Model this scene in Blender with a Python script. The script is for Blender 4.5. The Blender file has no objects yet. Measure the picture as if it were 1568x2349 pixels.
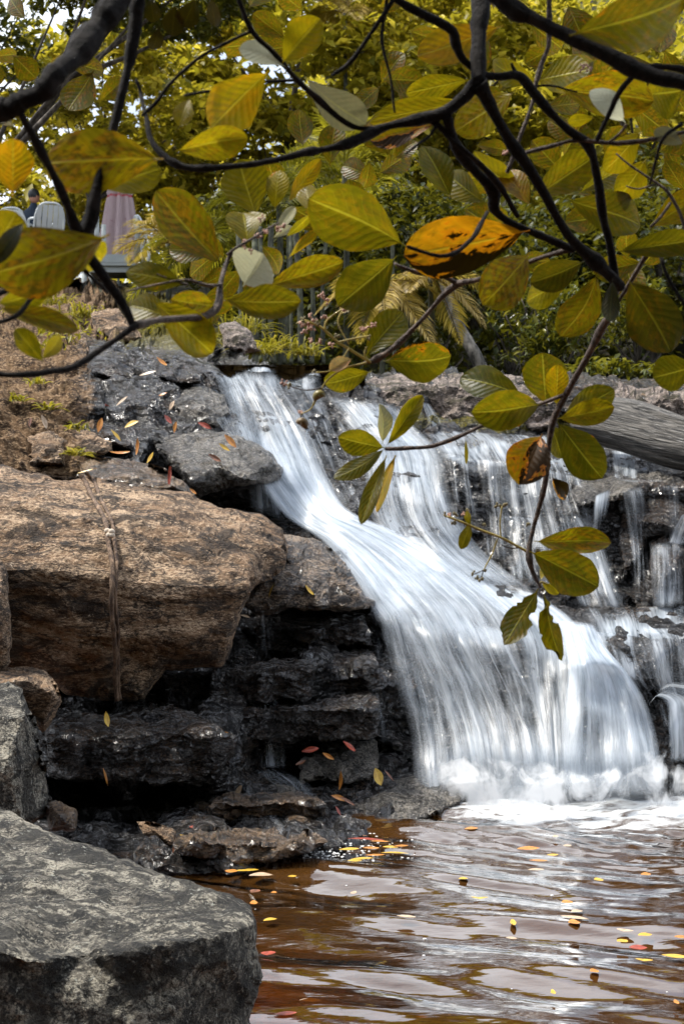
import bpy, math, random
import numpy as np
from mathutils import Vector, Matrix
from mathutils.geometry import delaunay_2d_cdt
random.seed(7); RNG = np.random.default_rng(11)
S = bpy.context.scene; COL = S.collection

# ------------------------------------------------------------------ camera
CAM_H = 1.30
FD = 1174.5 / math.tan(math.radians(20))          # focal length in tracing pixels (1568 x 2349)
cd = bpy.data.cameras.new('camera'); cam = bpy.data.objects.new('camera', cd); COL.objects.link(cam)
cam.location = (0, 0, CAM_H); cam.rotation_euler = (math.radians(90), 0, 0)
cd.sensor_fit = 'VERTICAL'; cd.sensor_height = 36; cd.lens = 18 / math.tan(math.radians(20))
cd.clip_start = 0.05; cd.clip_end = 600
cd.dof.use_dof = True; cd.dof.focus_distance = 4.3; cd.dof.aperture_fstop = 9.0
S.camera = cam

# ------------------------------------------------------------------ sky, sun, exposure
SUN_EL, SUN_AZ = math.radians(64), math.radians(-78)      # azimuth from +Y, negative = left
W = bpy.data.worlds.new("World"); S.world = W; W.use_nodes = True
nt = W.node_tree; nt.nodes.clear()
wo = nt.nodes.new('ShaderNodeOutputWorld'); bg = nt.nodes.new('ShaderNodeBackground')
sky = nt.nodes.new('ShaderNodeTexSky'); sky.sky_type = 'NISHITA'; sky.sun_disc = False
sky.sun_elevation = SUN_EL; sky.sun_rotation = SUN_AZ; sky.dust_density = 3; sky.air_density = 1.0
tc = nt.nodes.new('ShaderNodeTexCoord'); nz = nt.nodes.new('ShaderNodeTexNoise')
nz.inputs['Scale'].default_value = 3.0; nz.inputs['Detail'].default_value = 6
rp = nt.nodes.new('ShaderNodeValToRGB'); rp.color_ramp.elements[0].position = .36; rp.color_ramp.elements[1].position = .62
mx = nt.nodes.new('ShaderNodeMix'); mx.data_type = 'RGBA'
mx.inputs[7].default_value = (10.5, 11.0, 11.8, 1)          # bright overcast cloud
nt.links.new(tc.outputs['Generated'], nz.inputs['Vector']); nt.links.new(nz.outputs['Fac'], rp.inputs[0])
nt.links.new(rp.outputs[0], mx.inputs[0]); nt.links.new(sky.outputs[0], mx.inputs[6])
nt.links.new(mx.outputs[2], bg.inputs[0]); bg.inputs[1].default_value = 0.115
nt.links.new(bg.outputs[0], wo.inputs[0])
sl = bpy.data.lights.new('sun', 'SUN'); sl.energy = 3.6; sl.angle = math.radians(9); sl.color = (1, .95, .86)
so = bpy.data.objects.new('sun', sl); COL.objects.link(so)
sd = Vector((math.sin(SUN_AZ) * math.cos(SUN_EL), math.cos(SUN_AZ) * math.cos(SUN_EL), math.sin(SUN_EL)))
so.rotation_euler = (-sd).to_track_quat('-Z', 'Y').to_euler(); so.location = sd * 50
S.view_settings.view_transform = 'Standard'; S.view_settings.look = 'None'
S.view_settings.exposure = 0.88; S.view_settings.gamma = 1
S.render.engine = 'CYCLES'
S.cycles.use_denoising = True; S.cycles.max_bounces = 8; S.cycles.transparent_max_bounces = 48
S.cycles.diffuse_bounces = 3; S.cycles.glossy_bounces = 3; S.cycles.transmission_bounces = 4
S.cycles.caustics_reflective = False; S.cycles.caustics_refractive = False
S.cycles.sample_clamp_indirect = 6

# ------------------------------------------------------------------ maths helpers
def P(x, y, d):
    """tracing pixel + distance along the view axis -> world point(s)"""
    x = np.asarray(x, float); y = np.asarray(y, float); d = np.asarray(d, float)
    return np.stack([(x - 784) / FD * d, d + 0 * x, CAM_H - (y - 1174.5) / FD * d], -1)

def water_d(y, z=0.0): return (CAM_H - z) * FD / (y - 1174.5)

def _hash(ix, iy, iz, seed):
    h = (ix * 374761393 + iy * 668265263 + iz * 2147483647 + seed * 1274126177) & 0xffffffff
    h = ((h ^ (h >> 13)) * 1274126177) & 0xffffffff
    h = ((h ^ (h >> 16)) * 2246822519) & 0xffffffff
    return ((h ^ (h >> 15)) & 0xffffff) / float(0xffffff)

def vnoise(p, seed=0):
    p = np.asarray(p, float); i = np.floor(p).astype(np.int64); f = p - i
    f = f * f * f * (f * (f * 6 - 15) + 10); r = 0
    for a in (0, 1):
        for b in (0, 1):
            for c in (0, 1):
                w = (f[:, 0] if a else 1 - f[:, 0]) * (f[:, 1] if b else 1 - f[:, 1]) * (f[:, 2] if c else 1 - f[:, 2])
                r = r + w * _hash(i[:, 0] + a, i[:, 1] + b, i[:, 2] + c, seed)
    return r * 2 - 1

def fbm(p, oct=4, seed=0, gain=.5, lac=2.03):
    a, s, r = 1.0, 0.0, 0
    for o in range(oct):
        r = r + a * vnoise(p, seed + o * 17); s += a; a *= gain; p = p * lac + 3.7
    return r / s

def worley(p, seed=0):
    """(random value of nearest cell, distance to the border between cells)"""
    i = np.floor(p).astype(np.int64); n = len(p)
    d1 = np.full(n, 9.); d2 = np.full(n, 9.); val = np.zeros(n)
    for a in (-1, 0, 1):
        for b in (-1, 0, 1):
            for c in (-1, 0, 1):
                j = i + np.array([a, b, c])
                q = j + np.stack([_hash(j[:, 0], j[:, 1], j[:, 2], seed + k) for k in (1, 2, 3)], -1)
                d = np.linalg.norm(p - q, axis=1); v = _hash(j[:, 0], j[:, 1], j[:, 2], seed + 9)
                near = d < d1
                d2 = np.where(near, d1, np.minimum(d2, d)); val = np.where(near, v, val); d1 = np.where(near, d, d1)
    return val, d2 - d1

def interp_lin(ctrl):
    """piecewise linear interpolation of (x, y, d) control points over their Delaunay triangles"""
    c = np.array(ctrl, float)
    r = delaunay_2d_cdt([Vector((a, b)) for a, b in c[:, :2]], [], [], 0, 1e-4)
    T = np.array([f for f in r[2] if len(f) == 3])
    vs = np.array([v[:] for v in r[0]]); ds = np.array([c[o[0], 2] for o in r[3]])
    def f(x, y):
        x = np.asarray(x, float).ravel(); y = np.asarray(y, float).ravel()
        out = np.full(len(x), np.nan)
        for t in T:
            (x0, y0), (x1, y1), (x2, y2) = vs[t]
            den = (y1 - y2) * (x0 - x2) + (x2 - x1) * (y0 - y2)
            if abs(den) < 1e-9: continue
            m = (x >= min(x0, x1, x2) - .01) & (x <= max(x0, x1, x2) + .01) & (y >= min(y0, y1, y2) - .01) & (y <= max(y0, y1, y2) + .01)
            k = np.nonzero(m)[0]
            if not len(k): continue
            a = ((y1 - y2) * (x[k] - x2) + (x2 - x1) * (y[k] - y2)) / den
            b = ((y2 - y0) * (x[k] - x2) + (x0 - x2) * (y[k] - y2)) / den
            g = 1 - a - b; ok = (a > -1e-6) & (b > -1e-6) & (g > -1e-6)
            out[k[ok]] = a[ok] * ds[t[0]] + b[ok] * ds[t[1]] + g[ok] * ds[t[2]]
        bad = np.nonzero(np.isnan(out))[0]
        for k in bad:
            q = np.hypot(c[:, 0] - x[k], c[:, 1] - y[k]) + 1; w = q ** -4.0
            out[k] = (w * c[:, 2]).sum() / w.sum()
        return out
    return f

# ------------------------------------------------------------------ mesh helpers
def mesh(name, verts, faces, attrs=None, uv=None, smooth=True):
    me = bpy.data.meshes.new(name)
    verts = np.asarray(verts, float)
    me.from_pydata(verts.tolist(), [], [tuple(f) for f in faces])
    if attrs:
        for k, a in attrs.items():
            at = me.attributes.new(k, 'FLOAT', 'POINT'); at.data.foreach_set('value', np.asarray(a, np.float32))
    if uv is not None:
        ul = me.uv_layers.new(name='UVMap'); li = np.zeros(len(me.loops), np.int32)
        me.loops.foreach_get('vertex_index', li)
        ul.data.foreach_set('uv', np.asarray(uv, np.float32)[li].ravel())
    me.polygons.foreach_set('use_smooth', [smooth] * len(me.polygons))
    me.update(); return me

def link(name, me, mat=None, parent=None, origin=None):
    """link one mesh object; the vertices are world coordinates, origin moves the pivot"""
    if origin is not None:
        me.transform(Matrix.Translation(-Vector(origin)))
    o = bpy.data.objects.new(name, me); COL.objects.link(o)
    if origin is not None: o.location = origin
    if mat and not me.materials: me.materials.append(mat)
    if parent:
        o.parent = parent
        if origin is None: o.location = -parent.location if parent.parent is None else (0, 0, 0)
    return o

def tag(o, label, cat, group=None):
    o['label'] = label; o['category'] = cat
    if group: o['group'] = group
    return o
def struct(o): o['kind'] = 'structure'; return o
def empty(name, loc=(0, 0, 0)):
    o = bpy.data.objects.new(name, None); COL.objects.link(o); o.location = loc; o.empty_display_size = .1; return o

class MB:
    """collects vertices and faces of one mesh"""
    def __init__(s): s.v = []; s.f = []; s.n = 0
    def add(s, v, f):
        v = np.asarray(v, float).reshape(-1, 3); s.v.append(v); s.f += [tuple(int(i) + s.n for i in q) for q in f]; s.n += len(v)
    def box(s, c, d, M=None):
        c = np.array(c, float); d = np.array(d, float) / 2
        v = np.array([[x, y, z] for x in (-1, 1) for y in (-1, 1) for z in (-1, 1)]) * d + c
        if M is not None: v = np.array([(M @ Vector(q))[:] for q in v])
        s.add(v, [(0, 1, 3, 2), (4, 6, 7, 5), (0, 4, 5, 1), (2, 3, 7, 6), (0, 2, 6, 4), (1, 5, 7, 3)])
    def tube(s, pts, rad, seg=8, wob=0, seed=0, cap=True):
        pts = np.asarray(pts, float); n = len(pts); rad = np.broadcast_to(np.asarray(rad, float), (n,))
        tn = np.gradient(pts, axis=0); tn /= np.linalg.norm(tn, axis=1)[:, None] + 1e-9
        a = np.cross(tn[0], [0.3, .8, .5]); a /= np.linalg.norm(a); V = []
        for i in range(n):
            a = a - tn[i] * a.dot(tn[i]); a /= np.linalg.norm(a); b = np.cross(tn[i], a)
            th = np.arange(seg) * 2 * np.pi / seg
            V.append(pts[i] + rad[i] * (np.cos(th)[:, None] * a + np.sin(th)[:, None] * b))
        V = np.array(V).reshape(-1, 3)
        if wob:
            c = np.repeat(pts, seg, 0); V = c + (V - c) * (1 + wob * fbm(V / (rad.max() * 2.5), 3, seed))[:, None]
        F = [(i * seg + k, i * seg + (k + 1) % seg, (i + 1) * seg + (k + 1) % seg, (i + 1) * seg + k) for i in range(n - 1) for k in range(seg)]
        if cap: F += [tuple(range(seg))[::-1], tuple((n - 1) * seg + k for k in range(seg))]
        s.add(V, F)
    def ball(s, c, r, seg=8, ring=6):
        r = np.broadcast_to(np.asarray(r, float), (3,)); V = [[0, 0, 1]]
        for i in range(1, ring):
            for k in range(seg):
                a = math.pi * i / ring; b = 2 * math.pi * k / seg; V.append([math.sin(a) * math.cos(b), math.sin(a) * math.sin(b), math.cos(a)])
        V.append([0, 0, -1]); L = len(V) - 1
        F = [(0, 1 + k, 1 + (k + 1) % seg) for k in range(seg)]
        for i in range(ring - 2):
            F += [(1 + i * seg + k, 1 + (i + 1) * seg + k, 1 + (i + 1) * seg + (k + 1) % seg, 1 + i * seg + (k + 1) % seg) for k in range(seg)]
        F += [(L, 1 + (ring - 2) * seg + (k + 1) % seg, 1 + (ring - 2) * seg + k) for k in range(seg)]
        s.add(np.array(V) * r + np.array(c), F)
    def build(s, name, mat=None, parent=None, origin=None, smooth=True):
        return link(name, mesh(name, np.concatenate(s.v), s.f, smooth=smooth), mat, parent, origin)

def spline(pts, n):
    """Catmull-Rom through rows of values"""
    p = np.asarray(pts, float); p = np.vstack([2 * p[0] - p[1], p, 2 * p[-1] - p[-2]]); m = len(p) - 3
    t = np.linspace(0, m - 1e-6, n); i = t.astype(int); u = (t - i)[:, None]
    a, b, c, d = p[i], p[i + 1], p[i + 2], p[i + 3]
    return .5 * (2 * b + (c - a) * u + (2 * a - 5 * b + 4 * c - d) * u ** 2 + (3 * b - a - 3 * c + d) * u ** 3)

# ------------------------------------------------------------------ node helpers
class NT:
    def __init__(s, name):
        s.m = bpy.data.materials.new(name); s.m.use_nodes = True; s.t = s.m.node_tree; s.t.nodes.clear()
        s.out = s.t.nodes.new('ShaderNodeOutputMaterial')
    def n(s, ty, props=None, **inp):
        nd = s.t.nodes.new('ShaderNode' + ty)
        for k, v in (props or {}).items(): setattr(nd, k, v)
        for k, v in inp.items():
            sk = nd.inputs[int(k[1:])] if k[0] == 'i' and k[1:].isdigit() else nd.inputs[k.replace('_', ' ')]
            s.set(sk, v)
        return nd
    def set(s, sk, v):
        if isinstance(v, bpy.types.NodeSocket): s.t.links.new(v, sk)
        elif isinstance(v, bpy.types.Node): s.t.links.new(v.outputs[0], sk)
        elif isinstance(v, (tuple, list)) and len(v) == 3 and sk.type == 'RGBA': sk.default_value = (*v, 1)
        else: sk.default_value = v
    def math(s, op, a, b=0.0, c=0.0, clamp=False): return s.n('Math', {'operation': op, 'use_clamp': clamp}, i0=a, i1=b, i2=c).outputs[0]
    def mix(s, f, a, b, mode='MIX'): return s.n('Mix', {'data_type': 'RGBA', 'blend_type': mode, 'clamp_factor': True}, i0=f, i6=a, i7=b).outputs[2]
    def noise(s, vec, scale, det=5, rough=.55, dist=0): 
        return s.n('TexNoise', None, Vector=vec, Scale=scale, Detail=det, Roughness=rough, Distortion=dist).outputs['Fac']
    def ramp(s, f, a, b): return s.n('MapRange', {'clamp': True, 'interpolation_type': 'SMOOTHSTEP'}, i0=f, i1=a, i2=b, i3=0., i4=1.).outputs[0]
    def attr(s, name, ty='GEOMETRY'): return s.n('Attribute', {'attribute_type': ty, 'attribute_name': name}).outputs['Fac']
    def obj(s): return s.n('TexCoord').outputs['Object']
    def uv(s): return s.n('TexCoord').outputs['UV']
    def scale(s, v, sc): return s.n('Mapping', None, Vector=v, Scale=sc).outputs[0]
    def bump(s, h, st=.5, dist=.02, nrm=None):
        b = s.n('Bump', None, Strength=st, Distance=dist, Height=h)
        if nrm is not None: s.set(b.inputs['Normal'], nrm)
        return b.outputs[0]
    def bsdf(s, **k):
        k = {kk.replace('Spec', 'Specular IOR Level'): v for kk, v in k.items()}
        b = s.n('BsdfPrincipled')
        for kk, v in k.items(): s.set(b.inputs[kk.replace('_', ' ')], v)
        return b.outputs[0]
    def end(s, sh): s.t.links.new(sh, s.out.inputs[0]); return s.m

def plain(name, col, rough=.6, var=.25, sc=20, bump=.0, **k):
    t = NT(name); f = t.noise(t.obj(), sc, 4)
    c = t.mix(f, tuple(x * (1 - var) for x in col), tuple(min(1, x * (1 + var)) for x in col))
    if bump: k['Normal'] = t.bump(f, bump, .01)
    return t.end(t.bsdf(Base_Color=c, Roughness=rough, **k))

def wet_normal(t, h):
    o = t.obj(); w = t.math('ADD', t.math('MULTIPLY', t.noise(t.scale(o, (1, 1, 1.8)), 7, 2, .4, .8), 3.4), t.math('MULTIPLY', t.noise(o, 30, 3, .55), .6))
    return t.bump(t.math('ADD', w, t.math('MULTIPLY', h, .12)), 1., .10)
def rock_mat(name, dark, mid, light, rough=.8, sc=1.0, lichen=0., lichcol=(.55, .55, .5), bump=.6, spec=.4, pit=.5, strata=(1, 1, 1.6), coat=0., rv=.15, stain=(.02, .018, .016), stain_amt=.5):
    t = NT(name); o = t.scale(t.obj(), strata)
    big = t.noise(o, 2.2 * sc, 6, .6, .4); med = t.noise(o, 9 * sc, 8, .68, .3); fine = t.noise(o, 48 * sc, 5, .7)
    c = t.mix(t.ramp(med, .42, .57), dark, mid)
    c = t.mix(t.ramp(t.math('ADD', t.math('MULTIPLY', fine, .6), t.math('MULTIPLY', big, .4)), .47, .575), c, light)
    st = t.ramp(t.noise(o, 3.3 * sc, 7, .68, 1.2), .58 - .12 * stain_amt, .64 - .08 * stain_amt)
    c = t.mix(t.math('MULTIPLY', st, .85 if stain_amt else 0.), c, stain)
    if lichen:
        v = t.noise(t.obj(), 17 * sc, 6, .75, .6); l = t.ramp(v, .66 - .12 * lichen, .70 - .10 * lichen)
        c = t.mix(t.math('MULTIPLY', l, .85), c, lichcol)
    vor = t.n('TexVoronoi', {'feature': 'DISTANCE_TO_EDGE'}, Vector=t.n('VectorMath', {'operation': 'ADD'}, i0=o, i1=t.n('TexNoise', None, Vector=o, Scale=6.0 * sc, Detail=3.).outputs['Color']).outputs[0], Scale=3.2 * sc).outputs[0]
    crack = t.ramp(vor, 0., .06)
    h = t.math('ADD', t.math('MULTIPLY', med, 1.), t.math('ADD', t.math('MULTIPLY', fine, pit), t.math('MULTIPLY', crack, .25)))
    r = t.math('ADD', rough - rv, t.math('MULTIPLY', fine, 2 * rv), clamp=True)
    cr2 = t.n('TexVoronoi', {'feature': 'DISTANCE_TO_EDGE'}, Vector=t.n('VectorMath', {'operation': 'ADD'}, i0=o, i1=t.n('TexNoise', None, Vector=o, Scale=3.0 * sc, Detail=5.).outputs['Color']).outputs[0], Scale=1.1 * sc).outputs[0]; c = t.mix(t.math('MULTIPLY', t.ramp(cr2, .022, .004), .8), c, (.008, .007, .006))
    kw = dict(Base_Color=c, Roughness=r, Spec=spec, Normal=t.bump(h, bump, .035))
    if coat: kw.update(Coat_Weight=coat, Coat_Roughness=.15, Coat_IOR=1.75, Spec=.15, Coat_Normal=wet_normal(t, h))
    return t.end(t.bsdf(**kw))

# ------------------------------------------------------------------ materials
M = {}
M['wet'] = rock_mat('wet_black_rock', (.002, .002, .0025), (.010, .008, .007), (.05, .030, .017), rough=.6, sc=1.6, bump=.9, spec=.6, coat=.8, strata=(1, 1, 2.6), stain_amt=.2, stain=(.004, .004, .005))
M['wetbrown'] = rock_mat('wet_brown_rock', (.03, .02, .013), (.10, .065, .04), (.22, .15, .09), rough=.4, sc=1.6, bump=.7, spec=.5, coat=.6, strata=(1, 1, 2.4), stain_amt=.5)
M['boulder'] = rock_mat('tan_boulder_rock', (.065, .038, .021), (.27, .165, .09), (.60, .43, .28), rough=.85, sc=1.5, lichen=.3, lichcol=(.55, .45, .34), bump=1., pit=.9, strata=(.75, .75, 1.9), stain_amt=.75, stain=(.028, .019, .013))
M['grey'] = rock_mat('grey_lichen_rock', (.03, .029, .026), (.20, .18, .145), (.62, .57, .46), rough=.88, sc=2.6, lichen=.5, lichcol=(.6, .6, .53), bump=1., pit=.9, strata=(1, 1, 1), stain_amt=1.15, stain=(.014, .014, .013))
M['greywet'] = rock_mat('grey_wet_rock', (.03, .028, .026), (.10, .092, .08), (.26, .235, .2), rough=.5, sc=1.8, bump=.9, spec=.5, coat=.6, stain_amt=.4)
M['tanwet'] = rock_mat('tan_wet_rock', (.018, .013, .010), (.085, .058, .038), (.32, .24, .17), rough=.5, sc=1.7, bump=.9, spec=.5, coat=.45, strata=(.8, .8, 2.2), stain_amt=.8, stain=(.014, .011, .01))
M['wall'] = rock_mat('pale_stone_wall_rock', (.05, .04, .033), (.16, .125, .10), (.38, .31, .27), rough=.8, sc=1.3, bump=.9, strata=(1, 1, 1.5), stain_amt=.55, stain=(.035, .03, .012))

def cliff_material():
    t = NT('wet_cliff_rock'); o = t.scale(t.obj(), (1, 1, 2.2))
    med = t.noise(o, 8, 8, .68, .4); fine = t.noise(o, 42, 5, .7); big = t.noise(o, 2.0, 5)
    wet = t.mix(t.ramp(med, .44, .6), (.002, .002, .0025), (.013, .011, .010))
    wet = t.mix(t.ramp(t.math('ADD', t.math('MULTIPLY', fine, .6), t.math('MULTIPLY', big, .4)), .53, .63), wet, (.06, .04, .026))
    soil = t.mix(t.ramp(med, .42, .58), (.028, .016, .009), (.15, .092, .05))
    soil = t.mix(t.ramp(fine, .50, .62), soil, (.32, .22, .13))
    moss = t.mix(t.ramp(fine, .4, .65), (.03, .028, .005), (.14, .115, .012))
    dirt = t.attr('dirt'); mo = t.ramp(t.math('MULTIPLY', t.attr('moss'), t.math('MULTIPLY', med, 2.)), .35, .75)
    c = t.mix(t.ramp(t.math('ADD', dirt, t.math('MULTIPLY', t.math('SUBTRACT', med, .5), 1.2)), .3, .7), wet, soil); c = t.mix(mo, c, moss)
    h = t.math('ADD', med, t.math('MULTIPLY', fine, .6))
    rough = t.math('ADD', .55, t.math('MULTIPLY', dirt, .4))
    return t.end(t.bsdf(Base_Color=c, Roughness=rough, Spec=.15, Normal=t.bump(h, .9, .04),
                        Coat_Weight=t.math('MULTIPLY', t.math('SUBTRACT', 1., dirt, clamp=True), .8), Coat_Roughness=.15, Coat_IOR=1.75,
                        Coat_Normal=wet_normal(t, h)))
M['cliff'] = cliff_material()

def stream_material():
    t = NT('silky_white_water'); uv = t.uv()
    warp = t.n('VectorMath', {'operation': 'ADD'}, i0=uv, i1=t.n('VectorMath', {'operation': 'SCALE'}, i0=t.n('TexNoise', None, Vector=t.scale(uv, (5, 1.6, 1)), Scale=1., Detail=3.).outputs['Color'], Scale=.045).outputs[0]).outputs[0]
    a = t.noise(t.scale(warp, (26, 1.3, 1)), 1., 4, .6); b = t.noise(t.scale(warp, (90, 2.4, 1)), 1., 3, .6); c = t.noise(t.scale(warp, (7, 1.5, 1)), 1., 3, .55)
    n = t.math('ADD', t.math('MULTIPLY', a, .46), t.math('ADD', t.math('MULTIPLY', b, .16), t.math('MULTIPLY', c, .38)))
    dens = t.attr('dens'); e = t.attr('edge')
    vl = t.noise(t.scale(warp, (4.5, 2.2, 1)), 1., 3, .55, .6); dens = t.math('ADD', dens, t.math('MULTIPLY', t.math('SUBTRACT', vl, .5), .75)); lo = t.math('SUBTRACT', t.math('SUBTRACT', .74, t.math('MULTIPLY', t.attr('soft'), .12)), t.math('MULTIPLY', dens, .62))
    al = t.n('MapRange', {'clamp': True, 'interpolation_type': 'SMOOTHSTEP'}, i0=n, i1=lo, i2=t.math('ADD', lo, t.math('ADD', .26, t.math('MULTIPLY', t.attr('soft'), .34))), i3=0., i4=1.).outputs[0]
    al = t.math('MULTIPLY', al, t.math('MULTIPLY', e, .97))
    col = t.mix(t.ramp(t.math('ADD', t.math('MULTIPLY', a, .5), t.math('MULTIPLY', b, .5)), .38, .60), (.40, .48, .56), (.74, .80, .87))  # streak thickness shading put into the colour, blue-grey to white
    nr = t.bump(n, .4, .04)
    d = t.n('BsdfDiffuse', None, Color=col, Normal=nr).outputs[0]; tr = t.n('BsdfTranslucent', None, Color=(.72, .78, .84)).outputs[0]
    gl = t.n('BsdfGlossy', None, Color=(1, 1, 1), Roughness=.35, Normal=nr).outputs[0]
    s = t.n('MixShader', None, i0=.48, i1=d, i2=tr).outputs[0]; s = t.n('MixShader', None, i0=.08, i1=s, i2=gl).outputs[0]
    return t.end(t.n('MixShader', None, i0=al, i1=t.n('BsdfTransparent').outputs[0], i2=s).outputs[0])
M['stream'] = stream_material()

def foam_material():
    t = NT('foam'); o = t.scale(t.obj(), (1, .6, 1))
    o = t.scale(t.obj(), (1, .5, .7)); n = t.noise(o, 5, 5, .55, 1.2); n2 = t.noise(o, 20, 3, .5, .8)
    lo = t.math('SUBTRACT', .80, t.math('MULTIPLY', t.attr('dens'), .54))
    v = t.math('ADD', t.math('MULTIPLY', n, .75), t.math('MULTIPLY', n2, .25))
    al = t.n('MapRange', {'clamp': True, 'interpolation_type': 'SMOOTHSTEP'}, i0=v, i1=lo, i2=t.math('ADD', lo, .25), i3=0., i4=.97).outputs[0]
    d = t.n('BsdfDiffuse', None, Color=t.mix(t.ramp(n2, .3, .65), (.66, .70, .74), (.86, .88, .90)), Normal=t.bump(n, .25, .04)).outputs[0]
    tr = t.n('BsdfTranslucent', None, Color=(.9, .92, .95)).outputs[0]
    return t.end(t.n('MixShader', None, i0=al, i1=t.n('BsdfTransparent').outputs[0], i2=t.n('MixShader', None, i0=.5, i1=d, i2=tr).outputs[0]).outputs[0])
M['foam'] = foam_material()

def pool_material():
    t = NT('pool_water'); o = t.obj()
    nr = t.bump(t.noise(t.scale(o, (2.2, 6, 1)), 2.2, 3, .5), .10, .03)
    fr = t.n('Fresnel', None, IOR=1.33, Normal=nr).outputs[0]
    gl = t.n('BsdfGlossy', None, Color=(1, 1, 1), Roughness=.045, Normal=nr).outputs[0]
    tr = t.n('BsdfTransparent', None, Color=(.80, .48, .16)).outputs[0]
    mur = t.n('BsdfDiffuse', None, Color=(.060, .026, .006)).outputs[0]
    body = t.n('MixShader', None, i0=t.math('ADD', .30, t.math('MULTIPLY', t.attr('murk'), .6)), i1=tr, i2=mur).outputs[0]
    surf = t.n('MixShader', None, i0=t.math('MULTIPLY', fr, 2.5, clamp=True), i1=body, i2=gl).outputs[0]
    fz = t.math('ADD', t.noise(t.scale(o, (3, 7, 1)), 1.6, 6, .65, 1.3), t.math('MULTIPLY', t.attr('froth'), .58)); fz = t.ramp(fz, .86, 1.16)
    wh = t.n('BsdfDiffuse', None, Color=(.60, .63, .65)).outputs[0]
    return t.end(t.n('MixShader', None, i0=t.math('MULTIPLY', fz, .9), i1=surf, i2=wh).outputs[0])
M['pool'] = pool_material()
M['bed'] = rock_mat('brown_stream_bed', (.06, .022, .009), (.15, .055, .018), (.26, .115, .04), rough=.8, sc=2.0, bump=.5, strata=(1, 1, 1), stain_amt=.35, stain=(.03, .014, .008))

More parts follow.
